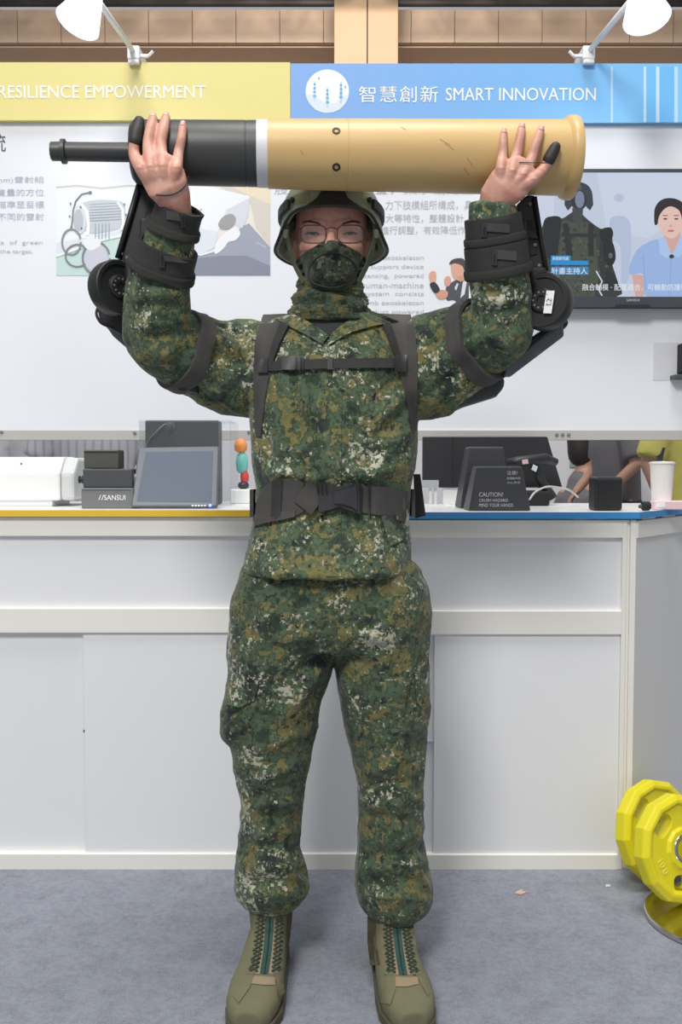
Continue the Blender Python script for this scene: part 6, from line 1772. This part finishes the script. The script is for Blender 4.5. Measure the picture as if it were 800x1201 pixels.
def cuff(c, axis, a, b, w_, bu):
    o = band_fit('forearm_cuff', c, axis, w_, 0.005, M_webd)
    band_fit('foam_lining', np.array(c) - np.array(axis) / np.linalg.norm(axis) * w_ * 0.45, axis, w_ * 0.34, 0.008, M_foam, o)
    vs_ = np.array([v.co[:] for v in o.data.vertices]) + ORG[exo.name]
    bv = bvh_of(vs_, [tuple(p.vertices) for p in o.data.polygons])
    hug_slab('cuff_buckle', [[(bu[0] + bu[2] * (q - 0.5), bu[1] + bu[3] * (j - 0.5)) for q in np.linspace(0, 1, 4)] for j in np.linspace(0, 1, 4)], 0.004, 0.006, M_buckle, o, [bv])
    hug_slab('cuff_buckle', [[(bu[0] + 1.4 * (q - 0.5), bu[1] + bu[3] * 0.8 * (j - 0.5)) for q in np.linspace(0, 1, 3)] for j in np.linspace(0, 1, 3)], 0.006, 0.003, M_exo, o, [bv])
    hug_slab('cuff_strap', [[(bu[0] + bu[4] * q, bu[1] + bu[3] * 0.42 * (j - 0.5) + bu[5] * q) for q in np.linspace(0, 1, 6)] for j in np.linspace(0, 1, 3)], 0.003, 0.002, M_web, o, [bv])
    return o
axl = W(208, 250, 1.845) - W(195, 297, 1.88); axr = W(577, 250, 1.868) - W(584, 310, 1.895)
cuff(W(207, 256, 1.852), axl, 0.0405, 0.037, 0.046, (215, 255, 6, 24, -20, -3))
cuff(W(194, 302, 1.884), axl, 0.058, 0.053, 0.050, (190, 300, 6, 28, 30, 3))
cuff(W(582, 267, 1.878), axr, 0.050, 0.045, 0.046, (568, 266, 6, 24, 30, 2))
cuff(W(586, 302, 1.893), axr, 0.0545, 0.052, 0.056, (580, 298, 6, 26, 26, 2))
# upper arm bands
band_fit('upper_arm_band', W(216, 411, 1.992), W(238, 420, 2.02) - W(196, 402, 1.96), 0.036, 0.006, M_web)
band_fit('upper_arm_band', W(566, 402, 1.99), W(545, 410, 2.02) - W(584, 390, 1.95), 0.036, 0.006, M_web)

def motor(cu, cv, Y, n_, R, depth):
    c = W(cu, cv, Y); n_ = np.array(n_, float); n_ /= np.linalg.norm(n_)
    o = MB().lathe(c, n_, [(-depth, R * 0.82), (-depth + 0.008, R * 0.97), (-depth + 0.014, R), (-0.006, R), (-0.002, R * 0.98), (0, R * 0.93), (0, R * 0.80), (-0.003, R * 0.78), (-0.003, R * 0.45), (0.001, R * 0.42), (0.003, R * 0.36), (0.003, R * 0.16), (0, R * 0.14), (0, 0.001)], 48).build('elbow_motor', M_exo, exo, smooth=True, auto=30)
    t = n_; h = np.array([0, 0, 1.0]); ux = np.cross(h, t); ux /= np.linalg.norm(ux); uy = np.cross(t, ux)
    for k_ in range(10):
        a = 2 * PI * k_ / 10; p = c + n_ * 0.003 + R * 0.28 * (math.cos(a) * ux + math.sin(a) * uy)
        MB().lathe(p - n_ * 0.001, n_, [(0, 0.0022), (0.0018, 0.0022), (0.0022, 0.001)], 8).build('motor_bolt', M_mgrey, o)
    return o, c, n_, ux, uy
mo, c, n_, ux, uy = motor(141, 336, 1.895, (0.72, -0.69, 0.05), 0.055, 0.042)
mo2, c2_, n2, ux2, uy2 = motor(635, 352, 1.90, (-0.52, -0.85, 0.06), 0.057, 0.046)
# label on the right motor
lc = c2_ + (W(645.5, 356, 1.9) - W(635, 352, 1.9)) * np.array([1.12, 0, 1]); lc = lc - n2 * np.dot(lc - c2_, n2) + n2 * 0.0035
ltl = uy2 * 1.0 + ux2 * 0.12; ltl /= np.linalg.norm(ltl); lw = np.cross(ltl, n2)
MB().obox(lc, lw * 0.0085, n2 * 0.0006, ltl * 0.0225).build('label', M_whiteink, mo2)
V_, F_ = text_mesh('L2'); lo, hi = V_.min(0), V_.max(0); s_ = 0.013 / (hi[0] - lo[0])
mesh_obj('lettering', [lc + n2 * (0.0008 + p[2] * 0.05) + ltl * ((p[0] - (lo[0] + hi[0]) / 2) * s_) - lw * ((p[1] - (lo[1] + hi[1]) / 2) * s_) * (1 if lw[0] > 0 else -1) for p in V_], F_, M_darkink, mo2)

def plate(nm, pts, Y, depth, m=M_exo, bevel=0.004, slope=0.0, parent=exo):
    return MB().prism([W(u, v, Y + slope * (v - pts[0][1])) for u, v in pts], (0, depth, 0)).build(nm, m, parent, bevel=bevel)
# forearm rails
r1 = plate('forearm_rail', [(161, 216), (168, 212), (191, 234), (187, 250), (165, 308), (137, 304)], 1.915, 0.022)
MB().tube([W(163, 217, 1.91), W(150, 262, 1.91), W(138, 303, 1.91)], 0.006, 8).build('rail_edge', M_exog if False else M_exo, r1, smooth=True)
plate('rail_slot', [(175, 236), (182, 242), (168, 290), (160, 288)], 1.912, 0.004, M_blackm, 0.001, parent=r1)
for u, v in ((164, 224), (156, 250), (149, 274), (143, 298)):
    MB().lathe(W(u, v, 1.9155), (0, -1, 0), [(0, 0.0035), (0.006, 0.0035), (0.007, 0.0015)], 10).build('rail_bolt', M_mgrey, r1)
plate('cuff_bracket', [(164, 256), (190, 254), (190, 300), (162, 304)], 1.898, 0.016, M_exo)
plate('rail_joint', [(142, 298), (168, 300), (170, 322), (146, 330)], 1.905, 0.03, M_exo, 0.008)
r2 = plate('forearm_rail', [(606, 240), (619, 228), (628, 229), (642, 318), (622, 328), (611, 300)], 1.925, 0.022)
MB().tube([W(627, 231, 1.92), W(634, 275, 1.92), W(641, 318, 1.92)], 0.005, 8).build('rail_edge', M_exo, r2, smooth=True)
plate('rail_slot', [(617, 258), (624, 258), (630, 298), (622, 300)], 1.922, 0.004, M_blackm, 0.001, parent=r2)
plate('rail_bridge', [(604, 268), (628, 270), (632, 280), (606, 279)], 1.918, 0.01, M_exo, 0.002, parent=r2)
for u, v in ((621, 240), (627, 288), (632, 312)):
    MB().lathe(W(u, v, 1.9255), (0, -1, 0), [(0, 0.0035), (0.006, 0.0035), (0.007, 0.0015)], 10).build('rail_bolt', M_mgrey, r2)
plate('cuff_bracket', [(600, 262), (618, 256), (624, 310), (606, 314)], 1.908, 0.016, M_exo)
plate('rail_joint', [(616, 312), (642, 312), (646, 334), (624, 336)], 1.91, 0.03, M_exo, 0.008)
# upper arm links
plate('upper_arm_link', [(112, 356), (128, 352), (160, 388), (200, 432), (232, 452), (232, 462), (206, 456), (172, 428), (128, 388), (116, 374)], 1.965, 0.045, M_exo, 0.006)
plate('link_cover', [(124, 382), (140, 390), (186, 432), (206, 450), (204, 455), (174, 431), (132, 394)], 1.958, 0.03, M_exog, 0.004)
MB().tube([W(u, v, 1.96) for u, v in ell(212, 450, 9, 6.5, 20, 0.5)], 0.0025, 8, closed=True).build('cable_ring', M_black, exo, smooth=True)
MB().tube([p[0] for p in smooth_path([(W(116, 358, 1.93), 1), (W(113, 368, 1.925), 1), (W(119, 379, 1.925), 1), (W(132, 384, 1.935), 1)], 4)], 0.003, 8).build('cable', M_black, exo, smooth=True)
plate('upper_arm_link', [(664, 366), (668, 380), (652, 396), (606, 432), (570, 446), (560, 440), (580, 424), (640, 384)], 1.965, 0.045, M_exo, 0.006)
plate('link_cover', [(661, 378), (662, 394), (600, 441), (592, 441), (594, 428), (640, 392)], 1.955, 0.03, M_exog, 0.004)
plate('shoulder_actuator', [(527, 478), (548, 458), (572, 446), (592, 440), (593, 453), (583, 465), (541, 478)], 2.02, 0.08, mat('graphite_actuator', rgb(62, 64, 67), 0.45), 0.012)
for s, u in ((-1, 240), (1, 530)):
    a = W(u, 466, 2.10); b = np.array([xm + s * 0.12, 2.26, 1.25])
    MB().tube([p[0] for p in smooth_path([(a, 1), ((a + b) / 2 + (0, 0.04, -0.01), 1), (b, 1)], 5)], 0.018, 12).build('shoulder_link', M_exo, exo, smooth=True)
